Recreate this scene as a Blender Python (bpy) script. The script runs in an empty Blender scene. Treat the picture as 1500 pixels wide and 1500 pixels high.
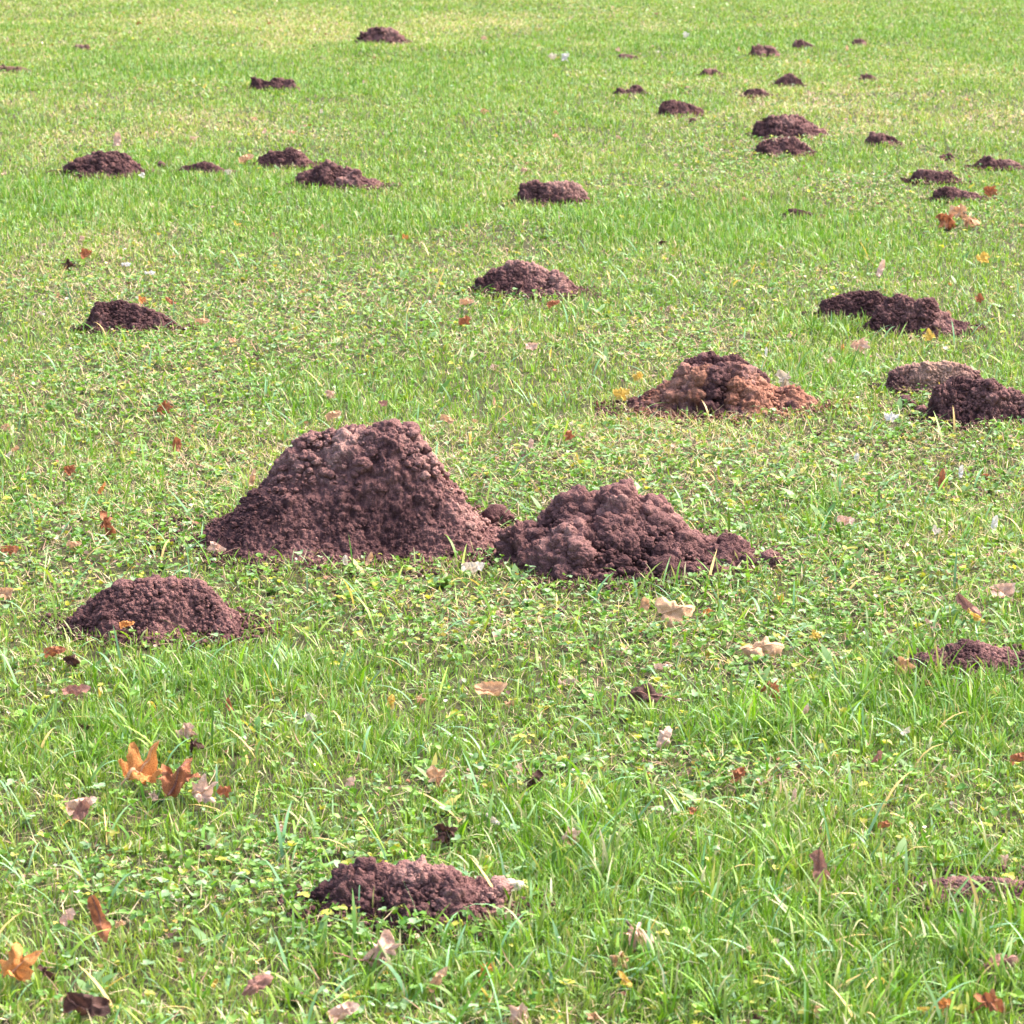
import bpy, math, random
import numpy as np

# ------------------------------------------------------------------ camera, sky, sun, exposure
C = bpy.context.scene.collection
rng = np.random.default_rng(7)
random.seed(7)
CAM_H = 1.6
PITCH = math.atan(1050.0 / 4500.0)
FPX = 4500.0
cam_d = bpy.data.cameras.new('camera')
cam_d.sensor_width = 36.0
cam_d.lens = 108.0
cam_d.clip_start = 0.1
cam_d.clip_end = 2000.0
cam_d.dof.use_dof = True
cam_d.dof.focus_distance = 6.6
cam_d.dof.aperture_fstop = 18.0
cam = bpy.data.objects.new('camera', cam_d)
C.objects.link(cam)
cam.location = (0, 0, CAM_H)
cam.rotation_euler = (math.pi / 2 - PITCH, 0, 0)
bpy.context.scene.camera = cam

SUN_EL = math.radians(52)
SUN_AZ = math.radians(62)          # clockwise from +Y (the viewing direction)
world = bpy.data.worlds.new('World')
bpy.context.scene.world = world
world.use_nodes = True
wn = world.node_tree
wn.nodes.clear()
sky = wn.nodes.new('ShaderNodeTexSky')
sky.sky_type = 'NISHITA'
sky.sun_disc = False
sky.sun_elevation = SUN_EL
sky.sun_rotation = SUN_AZ
sky.air_density = 0.7
sky.dust_density = 4.0
sky.ozone_density = 0.2
bg = wn.nodes.new('ShaderNodeBackground')
bg.inputs['Strength'].default_value = 0.14
wo = wn.nodes.new('ShaderNodeOutputWorld')
wn.links.new(sky.outputs[0], bg.inputs['Color'])
wn.links.new(bg.outputs[0], wo.inputs['Surface'])

sun_d = bpy.data.lights.new('sun', 'SUN')
sun_d.energy = 1.15
sun_d.angle = math.radians(26)
sun_d.color = (1.0, 0.95, 0.90)
sun = bpy.data.objects.new('sun', sun_d)
C.objects.link(sun)
from mathutils import Vector
sdir = Vector((math.sin(SUN_AZ) * math.cos(SUN_EL), math.cos(SUN_AZ) * math.cos(SUN_EL), math.sin(SUN_EL)))
sun.rotation_euler = sdir.to_track_quat('Z', 'Y').to_euler()
sun.location = (6, 8, 12)

vs = bpy.context.scene.view_settings
vs.view_transform = 'Standard'
vs.look = 'None'
vs.exposure = 2.6
vs.gamma = 1.0

# ------------------------------------------------------------------ geometry of the place
def at(px, py, z=0.0):
    """ground point (x, y) seen at photograph pixel (px, py), and pixels per metre there"""
    cx = (px - 750.0) / FPX
    cy = (750.0 - py) / FPX
    cp, sp = math.cos(PITCH), math.sin(PITCH)
    dx, dy, dz = cx, cp + cy * sp, -sp + cy * cp
    t = (CAM_H - z) / (-dz)
    return dx * t, dy * t, FPX / t

# ------------------------------------------------------------------ numpy noise
def _hash(ix, iy, iz, seed):
    h = (ix.astype(np.int64) * 374761393 + iy.astype(np.int64) * 668265263 + iz.astype(np.int64) * 2147483647 + seed * 1274126177) & 0xffffffff
    h = ((h ^ (h >> 13)) * 1274126177) & 0xffffffff
    h = ((h ^ (h >> 15)) * 2246822519) & 0xffffffff
    h = h ^ (h >> 16)
    return (h & 0xffffff).astype(np.float64) / 16777215.0

def vnoise(p, seed=0):
    """smooth value noise in 0..1; p is (n, 3)"""
    i = np.floor(p)
    f = p - i
    f = f * f * f * (f * (f * 6 - 15) + 10)
    r = 0
    for dx in (0, 1):
        wx = f[:, 0] if dx else 1 - f[:, 0]
        for dy in (0, 1):
            wy = f[:, 1] if dy else 1 - f[:, 1]
            for dz in (0, 1):
                wz = f[:, 2] if dz else 1 - f[:, 2]
                r = r + wx * wy * wz * _hash(i[:, 0] + dx, i[:, 1] + dy, i[:, 2] + dz, seed)
    return r

def fbm(p, seed=0, octs=4, gain=0.5):
    a, s, t = 1.0, 0.0, 0.0
    for o in range(octs):
        s = s + a * vnoise(p * (2.03 ** o) + 11.3 * o, seed + o)
        t += a
        a *= gain
    return s / t

def worley(p, seed=0):
    """round bumps packed side by side, 1 at each centre and 0 in the creases"""
    i = np.floor(p)
    best = np.full(len(p), 9.0)
    for dx in (-1, 0, 1):
        for dy in (-1, 0, 1):
            for dz in (-1, 0, 1):
                cx, cy, cz = i[:, 0] + dx, i[:, 1] + dy, i[:, 2] + dz
                qx = cx + _hash(cx, cy, cz, seed)
                qy = cy + _hash(cx, cy, cz, seed + 1)
                qz = cz + _hash(cx, cy, cz, seed + 2)
                d = (qx - p[:, 0]) ** 2 + (qy - p[:, 1]) ** 2 + (qz - p[:, 2]) ** 2
                best = np.minimum(best, d)
    return np.clip(1.0 - best, 0, 1)

def _cellrand(p, seed):
    i = np.floor(p + 0.7 * fbm(p * 0.9, seed + 5, 2)[:, None])
    return _hash(i[:, 0], i[:, 1], i[:, 2], seed)

def P3(x, y, z=None):
    x = np.atleast_1d(np.asarray(x, float)); y = np.atleast_1d(np.asarray(y, float))
    return np.stack([x, y, np.zeros_like(x) if z is None else z], 1)

def gz(x, y):
    """gentle unevenness of the lawn"""
    p = P3(x, y)
    return 0.024 * (vnoise(p * 1.1 + 3, 50) - 0.5) + 0.012 * (vnoise(p * 4.0, 51) - 0.5)

# ------------------------------------------------------------------ mesh helper
def np_mesh(name, V, faces, col=None, mat=None, parent=None, smooth=True, link=True):
    """V (n,3); faces: list of int arrays (m,3) or (m,4); col (n,3)"""
    me = bpy.data.meshes.new(name)
    V = np.asarray(V, np.float32)
    me.vertices.add(len(V))
    me.vertices.foreach_set('co', V.ravel())
    loops, starts, s = [], [], 0
    for f in faces:
        f = np.asarray(f, np.int32)
        if len(f) == 0:
            continue
        k = f.shape[1]
        loops.append(f.ravel())
        starts.append(s + np.arange(len(f), dtype=np.int32) * k)
        s += f.size
    loops = np.concatenate(loops); starts = np.concatenate(starts)
    me.loops.add(len(loops))
    me.loops.foreach_set('vertex_index', loops)
    me.polygons.add(len(starts))
    me.polygons.foreach_set('loop_start', starts)
    me.update(calc_edges=True)
    me.polygons.foreach_set('use_smooth', np.full(len(starts), smooth))
    if col is not None:
        a = me.color_attributes.new('tone', 'FLOAT_COLOR', 'POINT')
        c4 = np.ones((len(V), 4), np.float32); c4[:, :3] = col
        a.data.foreach_set('color', c4.ravel())
    if mat is not None:
        me.materials.append(mat)
    if not link:
        return me
    o = bpy.data.objects.new(name, me)
    C.objects.link(o)
    if parent:
        o.parent = parent
    return o

def tag(o, label=None, cat=None, group=None, kind=None):
    if label: o['label'] = label
    if cat: o['category'] = cat
    if group: o['group'] = group
    if kind: o['kind'] = kind

# ------------------------------------------------------------------ materials
def new_mat(name):
    m = bpy.data.materials.new(name)
    m.use_nodes = True
    nt = m.node_tree
    b = nt.nodes['Principled BSDF']
    return m, nt, b

def plant_mat(name, rough, transl, spec=0.35):
    m, nt, b = new_mat(name)
    at_ = nt.nodes.new('ShaderNodeAttribute'); at_.attribute_name = 'tone'
    nt.links.new(at_.outputs['Color'], b.inputs['Base Color'])
    b.inputs['Roughness'].default_value = rough
    b.inputs['Specular IOR Level'].default_value = spec
    tr = nt.nodes.new('ShaderNodeBsdfTranslucent')
    mul = nt.nodes.new('ShaderNodeVectorMath'); mul.operation = 'MULTIPLY'
    mul.inputs[1].default_value = (1.1, 1.12, 0.5)
    nt.links.new(at_.outputs['Color'], mul.inputs[0])
    nt.links.new(mul.outputs[0], tr.inputs['Color'])
    mx = nt.nodes.new('ShaderNodeMixShader'); mx.inputs[0].default_value = transl
    nt.links.new(b.outputs[0], mx.inputs[1]); nt.links.new(tr.outputs[0], mx.inputs[2])
    nt.links.new(mx.outputs[0], nt.nodes['Material Output'].inputs['Surface'])
    return m

M_GRASS = plant_mat('grass_blade', 0.48, 0.30, 0.32)
M_STRAW = plant_mat('dead_blade', 0.7, 0.2, 0.2)
M_CLOVER = plant_mat('clover_leaf', 0.5, 0.3, 0.35)

def soil_mat():
    m, nt, b = new_mat('crumbly_soil')
    N, L = nt.nodes, nt.links
    at_ = N.new('ShaderNodeAttribute'); at_.attribute_name = 'tone'
    tc = N.new('ShaderNodeTexCoord')
    n1 = N.new('ShaderNodeTexNoise'); n1.inputs['Scale'].default_value = 260; n1.inputs['Detail'].default_value = 6; n1.inputs['Roughness'].default_value = 0.7
    L.new(tc.outputs['Object'], n1.inputs['Vector'])
    mr = N.new('ShaderNodeMapRange'); mr.inputs[1].default_value = 0.3; mr.inputs[2].default_value = 0.7
    mr.inputs[3].default_value = 0.45; mr.inputs[4].default_value = 1.6
    L.new(n1.outputs['Fac'], mr.inputs[0])
    mul = N.new('ShaderNodeVectorMath'); mul.operation = 'SCALE'
    L.new(at_.outputs['Color'], mul.inputs[0]); L.new(mr.outputs[0], mul.inputs['Scale'])
    L.new(mul.outputs[0], b.inputs['Base Color'])
    b.inputs['Roughness'].default_value = 0.95
    b.inputs['Specular IOR Level'].default_value = 0.15
    n2 = N.new('ShaderNodeTexNoise'); n2.inputs['Scale'].default_value = 420; n2.inputs['Detail'].default_value = 5; n2.inputs['Roughness'].default_value = 0.65
    L.new(tc.outputs['Object'], n2.inputs['Vector'])
    v = N.new('ShaderNodeTexVoronoi'); v.inputs['Scale'].default_value = 330
    L.new(tc.outputs['Object'], v.inputs['Vector'])
    ad = N.new('ShaderNodeMath'); ad.operation = 'SUBTRACT'
    L.new(n2.outputs['Fac'], ad.inputs[0]); L.new(v.outputs['Distance'], ad.inputs[1])
    bp = N.new('ShaderNodeBump'); bp.inputs['Strength'].default_value = 0.9; bp.inputs['Distance'].default_value = 0.003
    L.new(ad.outputs[0], bp.inputs['Height']); L.new(bp.outputs[0], b.inputs['Normal'])
    return m
M_SOIL = soil_mat()

def ground_mat():
    m, nt, b = new_mat('lawn_ground')
    N, L = nt.nodes, nt.links
    geo = N.new('ShaderNodeNewGeometry')
    n1 = N.new('ShaderNodeTexNoise'); n1.inputs['Scale'].default_value = 30; n1.inputs['Detail'].default_value = 8; n1.inputs['Roughness'].default_value = 0.7
    L.new(geo.outputs['Position'], n1.inputs['Vector'])
    r = N.new('ShaderNodeValToRGB')
    e = r.color_ramp.elements
    e[0].position = 0.3; e[0].color = (0.025, 0.017, 0.012, 1)
    e[1].position = 0.7; e[1].color = (0.085, 0.07, 0.035, 1)
    k = e.new(0.5); k.color = (0.045, 0.045, 0.018, 1)
    L.new(n1.outputs['Fac'], r.inputs['Fac'])
    # beyond the modelled blades the turf itself is what one sees
    n2 = N.new('ShaderNodeTexNoise'); n2.inputs['Scale'].default_value = 0.5; n2.inputs['Detail'].default_value = 6
    L.new(geo.outputs['Position'], n2.inputs['Vector'])
    r2 = N.new('ShaderNodeValToRGB')
    r2.color_ramp.elements[0].position = 0.3; r2.color_ramp.elements[0].color = (0.085, 0.15, 0.035, 1)
    r2.color_ramp.elements[1].position = 0.7; r2.color_ramp.elements[1].color = (0.15, 0.19, 0.06, 1)
    L.new(n2.outputs['Fac'], r2.inputs['Fac'])
    sx = N.new('ShaderNodeSeparateXYZ'); L.new(geo.outputs['Position'], sx.inputs[0])
    mr = N.new('ShaderNodeMapRange'); mr.inputs[1].default_value = 24; mr.inputs[2].default_value = 34
    L.new(sx.outputs['Y'], mr.inputs[0])
    mx = N.new('ShaderNodeMix'); mx.data_type = 'RGBA'
    L.new(mr.outputs[0], mx.inputs[0]); L.new(r.outputs[0], mx.inputs[6]); L.new(r2.outputs[0], mx.inputs[7])
    L.new(mx.outputs[2], b.inputs['Base Color'])
    b.inputs['Roughness'].default_value = 0.95
    b.inputs['Specular IOR Level'].default_value = 0.1
    bp = N.new('ShaderNodeBump'); bp.inputs['Strength'].default_value = 0.8; bp.inputs['Distance'].default_value = 0.01
    L.new(n1.outputs['Fac'], bp.inputs['Height']); L.new(bp.outputs[0], b.inputs['Normal'])
    return m
M_GROUND = ground_mat()

def leaf_mat(name, c1, c2, spots=(0.12, 0.06, 0.035)):
    m, nt, b = new_mat(name)
    N, L = nt.nodes, nt.links
    tc = N.new('ShaderNodeTexCoord')
    n1 = N.new('ShaderNodeTexNoise'); n1.inputs['Scale'].default_value = 70; n1.inputs['Detail'].default_value = 5
    L.new(tc.outputs['Object'], n1.inputs['Vector'])
    r = N.new('ShaderNodeValToRGB')
    e = r.color_ramp.elements
    e[0].position = 0.34; e[0].color = (*spots, 1)
    e[1].position = 0.62; e[1].color = (*c2, 1)
    k = e.new(0.43); k.color = (*c1, 1)
    L.new(n1.outputs['Fac'], r.inputs['Fac'])
    # veins: fine stripes fanning off the midrib
    w = N.new('ShaderNodeTexWave'); w.wave_type = 'BANDS'; w.bands_direction = 'DIAGONAL'
    w.inputs['Scale'].default_value = 90; w.inputs['Distortion'].default_value = 3
    L.new(tc.outputs['Object'], w.inputs['Vector'])
    mr = N.new('ShaderNodeMapRange'); mr.inputs[3].default_value = 0.85; mr.inputs[4].default_value = 1.08
    L.new(w.outputs['Fac'], mr.inputs[0])
    mul = N.new('ShaderNodeVectorMath'); mul.operation = 'SCALE'
    L.new(r.outputs[0], mul.inputs[0]); L.new(mr.outputs[0], mul.inputs['Scale'])
    L.new(mul.outputs[0], b.inputs['Base Color'])
    b.inputs['Roughness'].default_value = 0.65
    b.inputs['Specular IOR Level'].default_value = 0.25
    bp = N.new('ShaderNodeBump'); bp.inputs['Strength'].default_value = 0.5; bp.inputs['Distance'].default_value = 0.001
    L.new(w.outputs['Fac'], bp.inputs['Height']); L.new(bp.outputs[0], b.inputs['Normal'])
    tr = N.new('ShaderNodeBsdfTranslucent'); L.new(mul.outputs[0], tr.inputs['Color'])
    mx = N.new('ShaderNodeMixShader'); mx.inputs[0].default_value = 0.2
    L.new(b.outputs[0], mx.inputs[1]); L.new(tr.outputs[0], mx.inputs[2])
    L.new(mx.outputs[0], N['Material Output'].inputs['Surface'])
    return m
LM = {
    'orange': leaf_mat('orange_leaf', (0.55, 0.19, 0.04), (0.74, 0.36, 0.12), (0.30, 0.07, 0.02)),
    'rust': leaf_mat('rust_leaf', (0.32, 0.10, 0.04), (0.48, 0.20, 0.09)),
    'tan': leaf_mat('tan_leaf', (0.55, 0.30, 0.15), (0.72, 0.47, 0.28), (0.32, 0.13, 0.06)),
    'pinkish tan': leaf_mat('pinkish_leaf', (0.60, 0.36, 0.25), (0.78, 0.56, 0.43), (0.26, 0.12, 0.09)),
    'cream': leaf_mat('cream_leaf', (0.62, 0.52, 0.38), (0.74, 0.66, 0.52), (0.45, 0.30, 0.18)),
    'white': leaf_mat('white_leaf', (0.60, 0.56, 0.48), (0.72, 0.69, 0.63), (0.6, 0.5, 0.42)),
    'dark brown': leaf_mat('dark_brown_leaf', (0.065, 0.028, 0.02), (0.12, 0.055, 0.04), (0.03, 0.012, 0.01)),
    'yellow': leaf_mat('yellow_leaf', (0.62, 0.38, 0.06), (0.72, 0.52, 0.12), (0.45, 0.22, 0.05)),
    'red brown': leaf_mat('red_brown_leaf', (0.30, 0.13, 0.09), (0.46, 0.25, 0.19), (0.09, 0.03, 0.02)),
}

# ------------------------------------------------------------------ ground sheet
def build_ground():
    def axis(a, b, n, lim, m):
        core = np.linspace(a, b, n)
        k = np.arange(1, m + 1)
        e = (lim - b) * (k / m) ** 4
        s = (lim + a) * (k / m) ** 4
        return np.concatenate([(a - s)[::-1], core, b + e])
    xs = axis(-7, 7, 180, 600, 12)
    ys = axis(1.0, 34, 420, 600, 12)
    X, Y = np.meshgrid(xs, ys)
    Z = gz(X.ravel(), Y.ravel())
    V = np.stack([X.ravel(), Y.ravel(), Z], 1)
    nx, ny = len(xs), len(ys)
    i = np.arange(nx - 1); j = np.arange(ny - 1)
    I, J = np.meshgrid(i, j)
    b = (J * nx + I).ravel()
    F = np.stack([b, b + 1, b + nx + 1, b + nx], 1)
    o = np_mesh('ground', V, [F], mat=M_GROUND)
    tag(o, kind='structure')
build_ground()

# ------------------------------------------------------------------ molehills
DARK = np.array((0.062, 0.028, 0.027)); MID = np.array((0.162, 0.079, 0.069)); DRY = np.array((0.33, 0.190, 0.152))
RUST = np.array((0.33, 0.155, 0.095)); RUSTD = np.array((0.15, 0.058, 0.035)); TANS = np.array((0.34, 0.205, 0.145))

def ico(sub):
    import bmesh
    bm = bmesh.new()
    bmesh.ops.create_icosphere(bm, subdivisions=sub, radius=1.0)
    v = np.array([x.co[:] for x in bm.verts]); f = np.array([[q.index for q in x.verts] for x in bm.faces])
    bm.free()
    return v, f
ICO = {1: ico(1), 2: ico(2), 3: ico(3), 4: ico(4)}
CLODS = {}
for _s in (1, 2, 3, 4):
    CLODS[_s] = []
    for _k in range(5):
        v, f = ICO[_s]
        off = 20.0 * _k + 5
        r = 0.45 + 0.9 * fbm(v * 1.1 + off, 3, 2)
        if _s >= 2:
            r = r + 0.42 * (worley(v * 1.7 + off, 9) - 0.5)
        if _s >= 3:
            r = r + 0.26 * (worley(v * 3.8 + off, 19) - 0.5) + 0.10 * (fbm(v * 9 + off, 29, 2) - 0.5)
        CLODS[_s].append(v * r[:, None])

def rot_rand(n):
    q = rng.normal(size=(n, 4)); q /= np.linalg.norm(q, axis=1)[:, None]
    w, x, y, z = q.T
    return np.stack([np.stack([1 - 2 * (y * y + z * z), 2 * (x * y - z * w), 2 * (x * z + y * w)], 1),
                     np.stack([2 * (x * y + z * w), 1 - 2 * (x * x + z * z), 2 * (y * z - x * w)], 1),
                     np.stack([2 * (x * z - y * w), 2 * (y * z + x * w), 1 - 2 * (x * x + y * y)], 1)], 1)

def clod_cloud(pos, rad, col, sub):
    """many clods as arrays: pos (n,3), rad (n,), col (n,3)"""
    Vs, Fs, Cs = [], [], []
    base = 0
    n = len(pos)
    var = rng.integers(0, 5, n)
    R = rot_rand(n)
    f0 = ICO[sub][1]
    for k in range(5):
        m = np.where(var == k)[0]
        if len(m) == 0:
            continue
        v0 = CLODS[sub][k]
        v = np.einsum('nij,vj->nvi', R[m], v0) * rad[m][:, None, None] * np.array([1, 1, 0.85]) + pos[m][:, None, :]
        nv = len(v0)
        Vs.append(v.reshape(-1, 3))
        Fs.append((f0[None] + (np.arange(len(m)) * nv)[:, None, None]).reshape(-1, 3) + base)
        Cs.append(np.repeat(col[m], nv, axis=0))
        base += nv * len(m)
    if not Vs:
        return np.zeros((0, 3)), np.zeros((0, 3), int), np.zeros((0, 3))
    return np.concatenate(Vs), np.concatenate(Fs), np.concatenate(Cs)

MOUNDS = []       # for keeping the grass off them and for placing leaves
def molehill(label, prof, y_front, over=0.0, depth=0.8, lump=1.0, smooth_front=0.0, tone='dark', dry=0.5, seed=0, clods=1.0, steep=1.0, nick=None):
    """prof: skyline [(px, py)...] read left to right; y_front: lowest pixel row of the foot"""
    xl, xr = prof[0][0], prof[-1][0]
    xm = 0.5 * (xl + xr)
    _, _, s0 = at(xm, y_front)
    a = 0.5 * (xr - xl) / s0
    D = a * depth
    # the crest line lies D behind the front foot
    gx, gy, _ = at(xm, y_front)
    cy = gy + D
    cxw = gx * cy / gy
    d = math.hypot(cy, CAM_H)
    s = FPX / (cy * math.cos(PITCH) + CAM_H * math.sin(PITCH))
    sinE = (CAM_H / d)
    # pixel row of the crest's ground line
    vx = (cy * math.sin(PITCH) - CAM_H * math.cos(PITCH))
    vz = (cy * math.cos(PITCH) + CAM_H * math.sin(PITCH))
    yc = 750 - FPX * vx / vz
    a = 0.5 * (xr - xl) / s
    px = np.array([(q[0] - xm) / s for q in prof])
    pz = np.array([max(0.0, (yc - q[1]) / s / math.cos(math.asin(sinE))) for q in prof])
    if s < 330: pz = pz * 1.06 + 0.010 + 0.006 * (s < 230)
    pz[0] = min(pz[0], 0.012); pz[-1] = min(pz[-1], 0.012)
    hmax = pz.max()
    near = s > 330
    dry += 0.26 if s < 260 else (0.14 if s < 420 else 0)
    step = max(0.0016, 1.0 / s * 0.95)
    # smoothed profile
    ux = np.linspace(-a * 1.25, a * 1.25, 400)
    up = np.interp(ux, px, pz, left=-0.01, right=-0.01)
    k = max(1, int(400 * 0.012))
    ker = np.hanning(2 * k + 1); ker /= ker.sum()
    up = np.convolve(np.pad(up, k, mode='edge'), ker, mode='valid')
    sd = seed * 13.7
    def hfun(X, Y):
        """height of the smooth mound above ground at local X, Y"""
        p = P3(X / a * 1.6 + sd, Y / a * 1.6)
        wx = X + a * 0.07 * (fbm(p * 1.2, 5, 2) - 0.5)
        wy = Y + a * 0.42 * (fbm(p * 1.2 + 40, 6, 2) - 0.5)
        pr = np.interp(wx, ux, up)
        u = np.clip(np.abs(wx) / a, 0, 1)
        Du = D * np.sqrt(np.clip(1 - u ** 2.6, 0.16, 1))
        t = np.abs(wy) / Du
        g = np.where(t < 1, 0.5 * (1 + np.cos(np.pi * np.clip(t, 0, 1) ** (1.0 * steep))), 0)
        g = 0.65 * g + 0.35 * np.clip(1 - t, 0, 1)
        h = pr * g
        out = np.maximum(0, t - 0.93)
        return h - out * 0.05 - 0.004 - 0.03 * np.clip(np.abs(wx) / a - 0.98, 0, 1)
    nx = int(2.5 * a / step); ny = int(2.5 * D / step)
    nx, ny = max(nx, 14), max(ny, 10)
    xs = np.linspace(-1.25 * a, 1.25 * a, nx); ys = np.linspace(-1.25 * D, 1.25 * D, ny)
    X, Y = np.meshgrid(xs, ys)
    H = hfun(X.ravel(), Y.ravel()).reshape(ny, nx)
    gyy, gxx = np.gradient(H, ys, xs)
    Nn = np.stack([-gxx, -gyy, np.ones_like(H)], -1); Nn /= np.linalg.norm(Nn, axis=-1, keepdims=True)
    V = np.stack([X, Y, H], -1).reshape(-1, 3); Nn = Nn.reshape(-1, 3)
    hh = np.clip(V[:, 2] / max(hmax, 0.01), 0, 1)
    low = np.clip(1.35 - hh * 1.7, 0, 1) * smooth_front           # finer crumbs run down to the foot
    q = V + sd
    S = min(1.0, max(0.35, a / 0.28))
    big = fbm(q * (14 / S), 1, 3) - 0.5
    w1 = worley(q * (19 / S), 21); w2 = worley(q * (44 / S) + w1[:, None] * 0.3, 22)
    edgef = np.clip((V[:, 2] + 0.012) / 0.03, 0, 1)
    amp = lump * S * edgef
    dz = 0.045 * amp * big * (1 - 0.7 * low)
    dz += 0.024 * amp * (w1 - 0.62) * (1 - 0.9 * low)
    dz += 0.019 * amp * (w2 - 0.6) * (1 - 0.6 * low)
    w3 = np.full(len(V), 0.6)
    if s > 250:
        w3 = worley((q + 0.006 * fbm(q * 70, 27, 2)[:, None]) * (92 / S), 23)
        dz += 0.011 * edgef * lump * (w3 - 0.6) * (0.5 + fbm(q * 22, 28, 2))
    if near:
        w4 = worley(q * 200, 24)
        dz += 0.0048 * edgef * (w4 - 0.6)
        dz += 0.0035 * edgef * (fbm(q * 300, 25, 2) - 0.5)
    V2 = V + Nn * (dz - 0.007 * S * edgef)[:, None]
    # tone: dark where freshly dug and damp, pale where it has dried; plus some painted light and shade
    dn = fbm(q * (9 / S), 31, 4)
    side = np.clip(0.5 + 0.55 * V[:, 0] / a, 0, 1)  # painted sidelight: the sunward right flank is lightened in colour
    m = np.clip((dn - 0.5) * 1.3 + (_cellrand(q * (60 / S), 3) - .5) * 0.35 + dry * (0.25 + 0.6 * hh) + 0.25 * (side - 0.5) + 0.15 * (w2 - 0.55) + 0.1 * (w3 - 0.5), 0, 1)  # crumb tips are drier; creases also get a weak painted cavity shade
    def tone_of(m, q):
        m = np.clip(m, 0, 1)[:, None]
        col = np.where(m < 0.5, DARK + (MID - DARK) * m * 2, MID + (DRY - MID) * (m * 2 - 1))
        if tone == 'rust':
            r_ = fbm(q * (20 / S) + 9, 41, 3)
            k_ = np.clip((r_ - 0.47) * 5 + 0.45 + 0.7 * (_cellrand(q * (48 / S), 8) - .5), 0, .9)[:, None]
            rc = RUSTD + (RUST - RUSTD) * np.clip(m * 1.5, 0, 1)
            col = col * (1 - k_) + rc * k_
        if tone == 'tan':
            k_ = np.clip(1.3 - np.abs(q[:, 0] - sd) / a * 1.5, 0, 1)[:, None]
            col = col * (1 - k_) + (MID + (TANS - MID) * np.clip(m * 1.3 + 0.2, 0, 1)) * k_
        if tone == 'olive':
            col = col * 0.75 + np.array((0.02, 0.022, 0.004))
        return col
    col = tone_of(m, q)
    gzz = gz(V2[:, 0] + cxw, V2[:, 1] + cy)
    gz0 = float(gz(cxw, cy)[0])
    V2[:, 2] += gzz - gz0
    I, J = np.meshgrid(np.arange(nx - 1), np.arange(ny - 1))
    b = (J * nx + I).ravel()
    F = np.stack([b, b + 1, b + nx + 1, b + nx], 1)
    keep = (H.ravel()[F] > -0.022).any(1)
    F = F[keep]
    used = np.zeros(len(V2), bool); used[F.ravel()] = True
    idx = np.cumsum(used) - 1
    V2 = V2[used]; col = col[used]; F = idx[F]
    # clods lying in and on it
    def cloud(n, r0, r1, sub, lowpref, rim=0.0):
        pts = rng.uniform(-1, 1, (n * 4, 2)) * np.array([a * (1 + rim), D * (1 + rim)])
        h = hfun(pts[:, 0], pts[:, 1])
        ok = h > (-0.004 - 0.03 * (rim > 0))
        w = np.clip(h / max(hmax, .01), 0, 1)
        ok &= rng.random(len(pts)) < ((1 - w) if lowpref else (0.12 + w ** 1.5) * (1 - smooth_front * (1 - w ** 2.5)))
        pts = pts[ok][:n]; h = np.maximum(h[ok][:n], -0.002)
        r = r0 * (r1 / r0) ** (rng.random(len(pts)) ** 2.2)
        qq = np.stack([pts[:, 0], pts[:, 1], h], 1)
        pos = qq.copy(); pos[:, 2] += r * rng.uniform(-0.75, 0.15, len(r)) + gz(pts[:, 0] + cxw, pts[:, 1] + cy) - gz0
        mm = (fbm((qq + sd) * (9 / S), 31, 4) - 0.5) * 1.3 + dry * (0.25 + 0.6 * w[ok][:n]) + 0.5 * (pts[:, 0] / a) * 0.4 + rng.normal(0, 0.10, len(r)) + 0.06  # clods grow paler to the right too, same painted sidelight
        cc = tone_of(mm, qq + sd)
        if lowpref:                 # spilt crumbs caught among the blades
            out = h < 0.004
            pos[:, 2] += np.where(out, rng.uniform(0.0, 0.020, len(r)), 0)
        if near and sub == 4:       # the largest lumps are pieces of their own
            od = np.argsort(-r)[:30]
            for j in od:
                singles.append(clod_cloud(pos[j:j + 1], r[j:j + 1], cc[j:j + 1], 4))
            keepm = np.ones(len(r), bool); keepm[od] = False
            pos, r, cc = pos[keepm], r[keepm], cc[keepm]
        return clod_cloud(pos, r, cc, sub)
    A = a / 0.3
    sets, singles = [], []
    if near:
        sets.append(cloud(int(190 * A * clods), 0.008 * S, 0.024 * S * lump ** 0.5, 4, False))
        sets.append(cloud(int(1500 * A * clods), 0.003, 0.011 * S, 3, False))
        sets.append(cloud(int(2600 * A), 0.0018, 0.006, 2, True, 0.3))
    elif s > 250:
        sets.append(cloud(int(150 * A * clods), 0.006 * S, 0.024 * S, 2, False))
        sets.append(cloud(int(250 * A * clods), 0.003, 0.01, 1, True, 0.1))
    else:
        sets.append(cloud(max(10, int(90 * A * clods)), 0.010 * S, 0.032 * S, 2, False))
    Vall, F3, Call = [V2], [], [col]
    base = len(V2)
    for v, f, c in sets:
        Vall.append(v); F3.append(f + base); Call.append(c); base += len(v)
    if near:
        o = bpy.data.objects.new('molehill', None); o.empty_display_size = 0.05
        C.objects.link(o)
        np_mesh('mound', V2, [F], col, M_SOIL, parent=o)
        for v, f, c in singles:
            np_mesh('clod', v, [f], c, M_SOIL, parent=o)
        vv, ff, cc, bb = [], [], [], 0
        for v, f, c in sets:
            vv.append(v); ff.append(f + bb); cc.append(c); bb += len(v)
        cr = np_mesh('crumbs', np.concatenate(vv), [np.concatenate(ff)], np.concatenate(cc), M_SOIL, parent=o)
        tag(cr, kind='stuff')
    else:
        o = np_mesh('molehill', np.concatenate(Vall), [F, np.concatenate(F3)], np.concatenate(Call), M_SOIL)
    o.location = (cxw, cy, gz0)
    tag(o, label, 'molehill', 'molehills scattered over the lawn')
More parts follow.
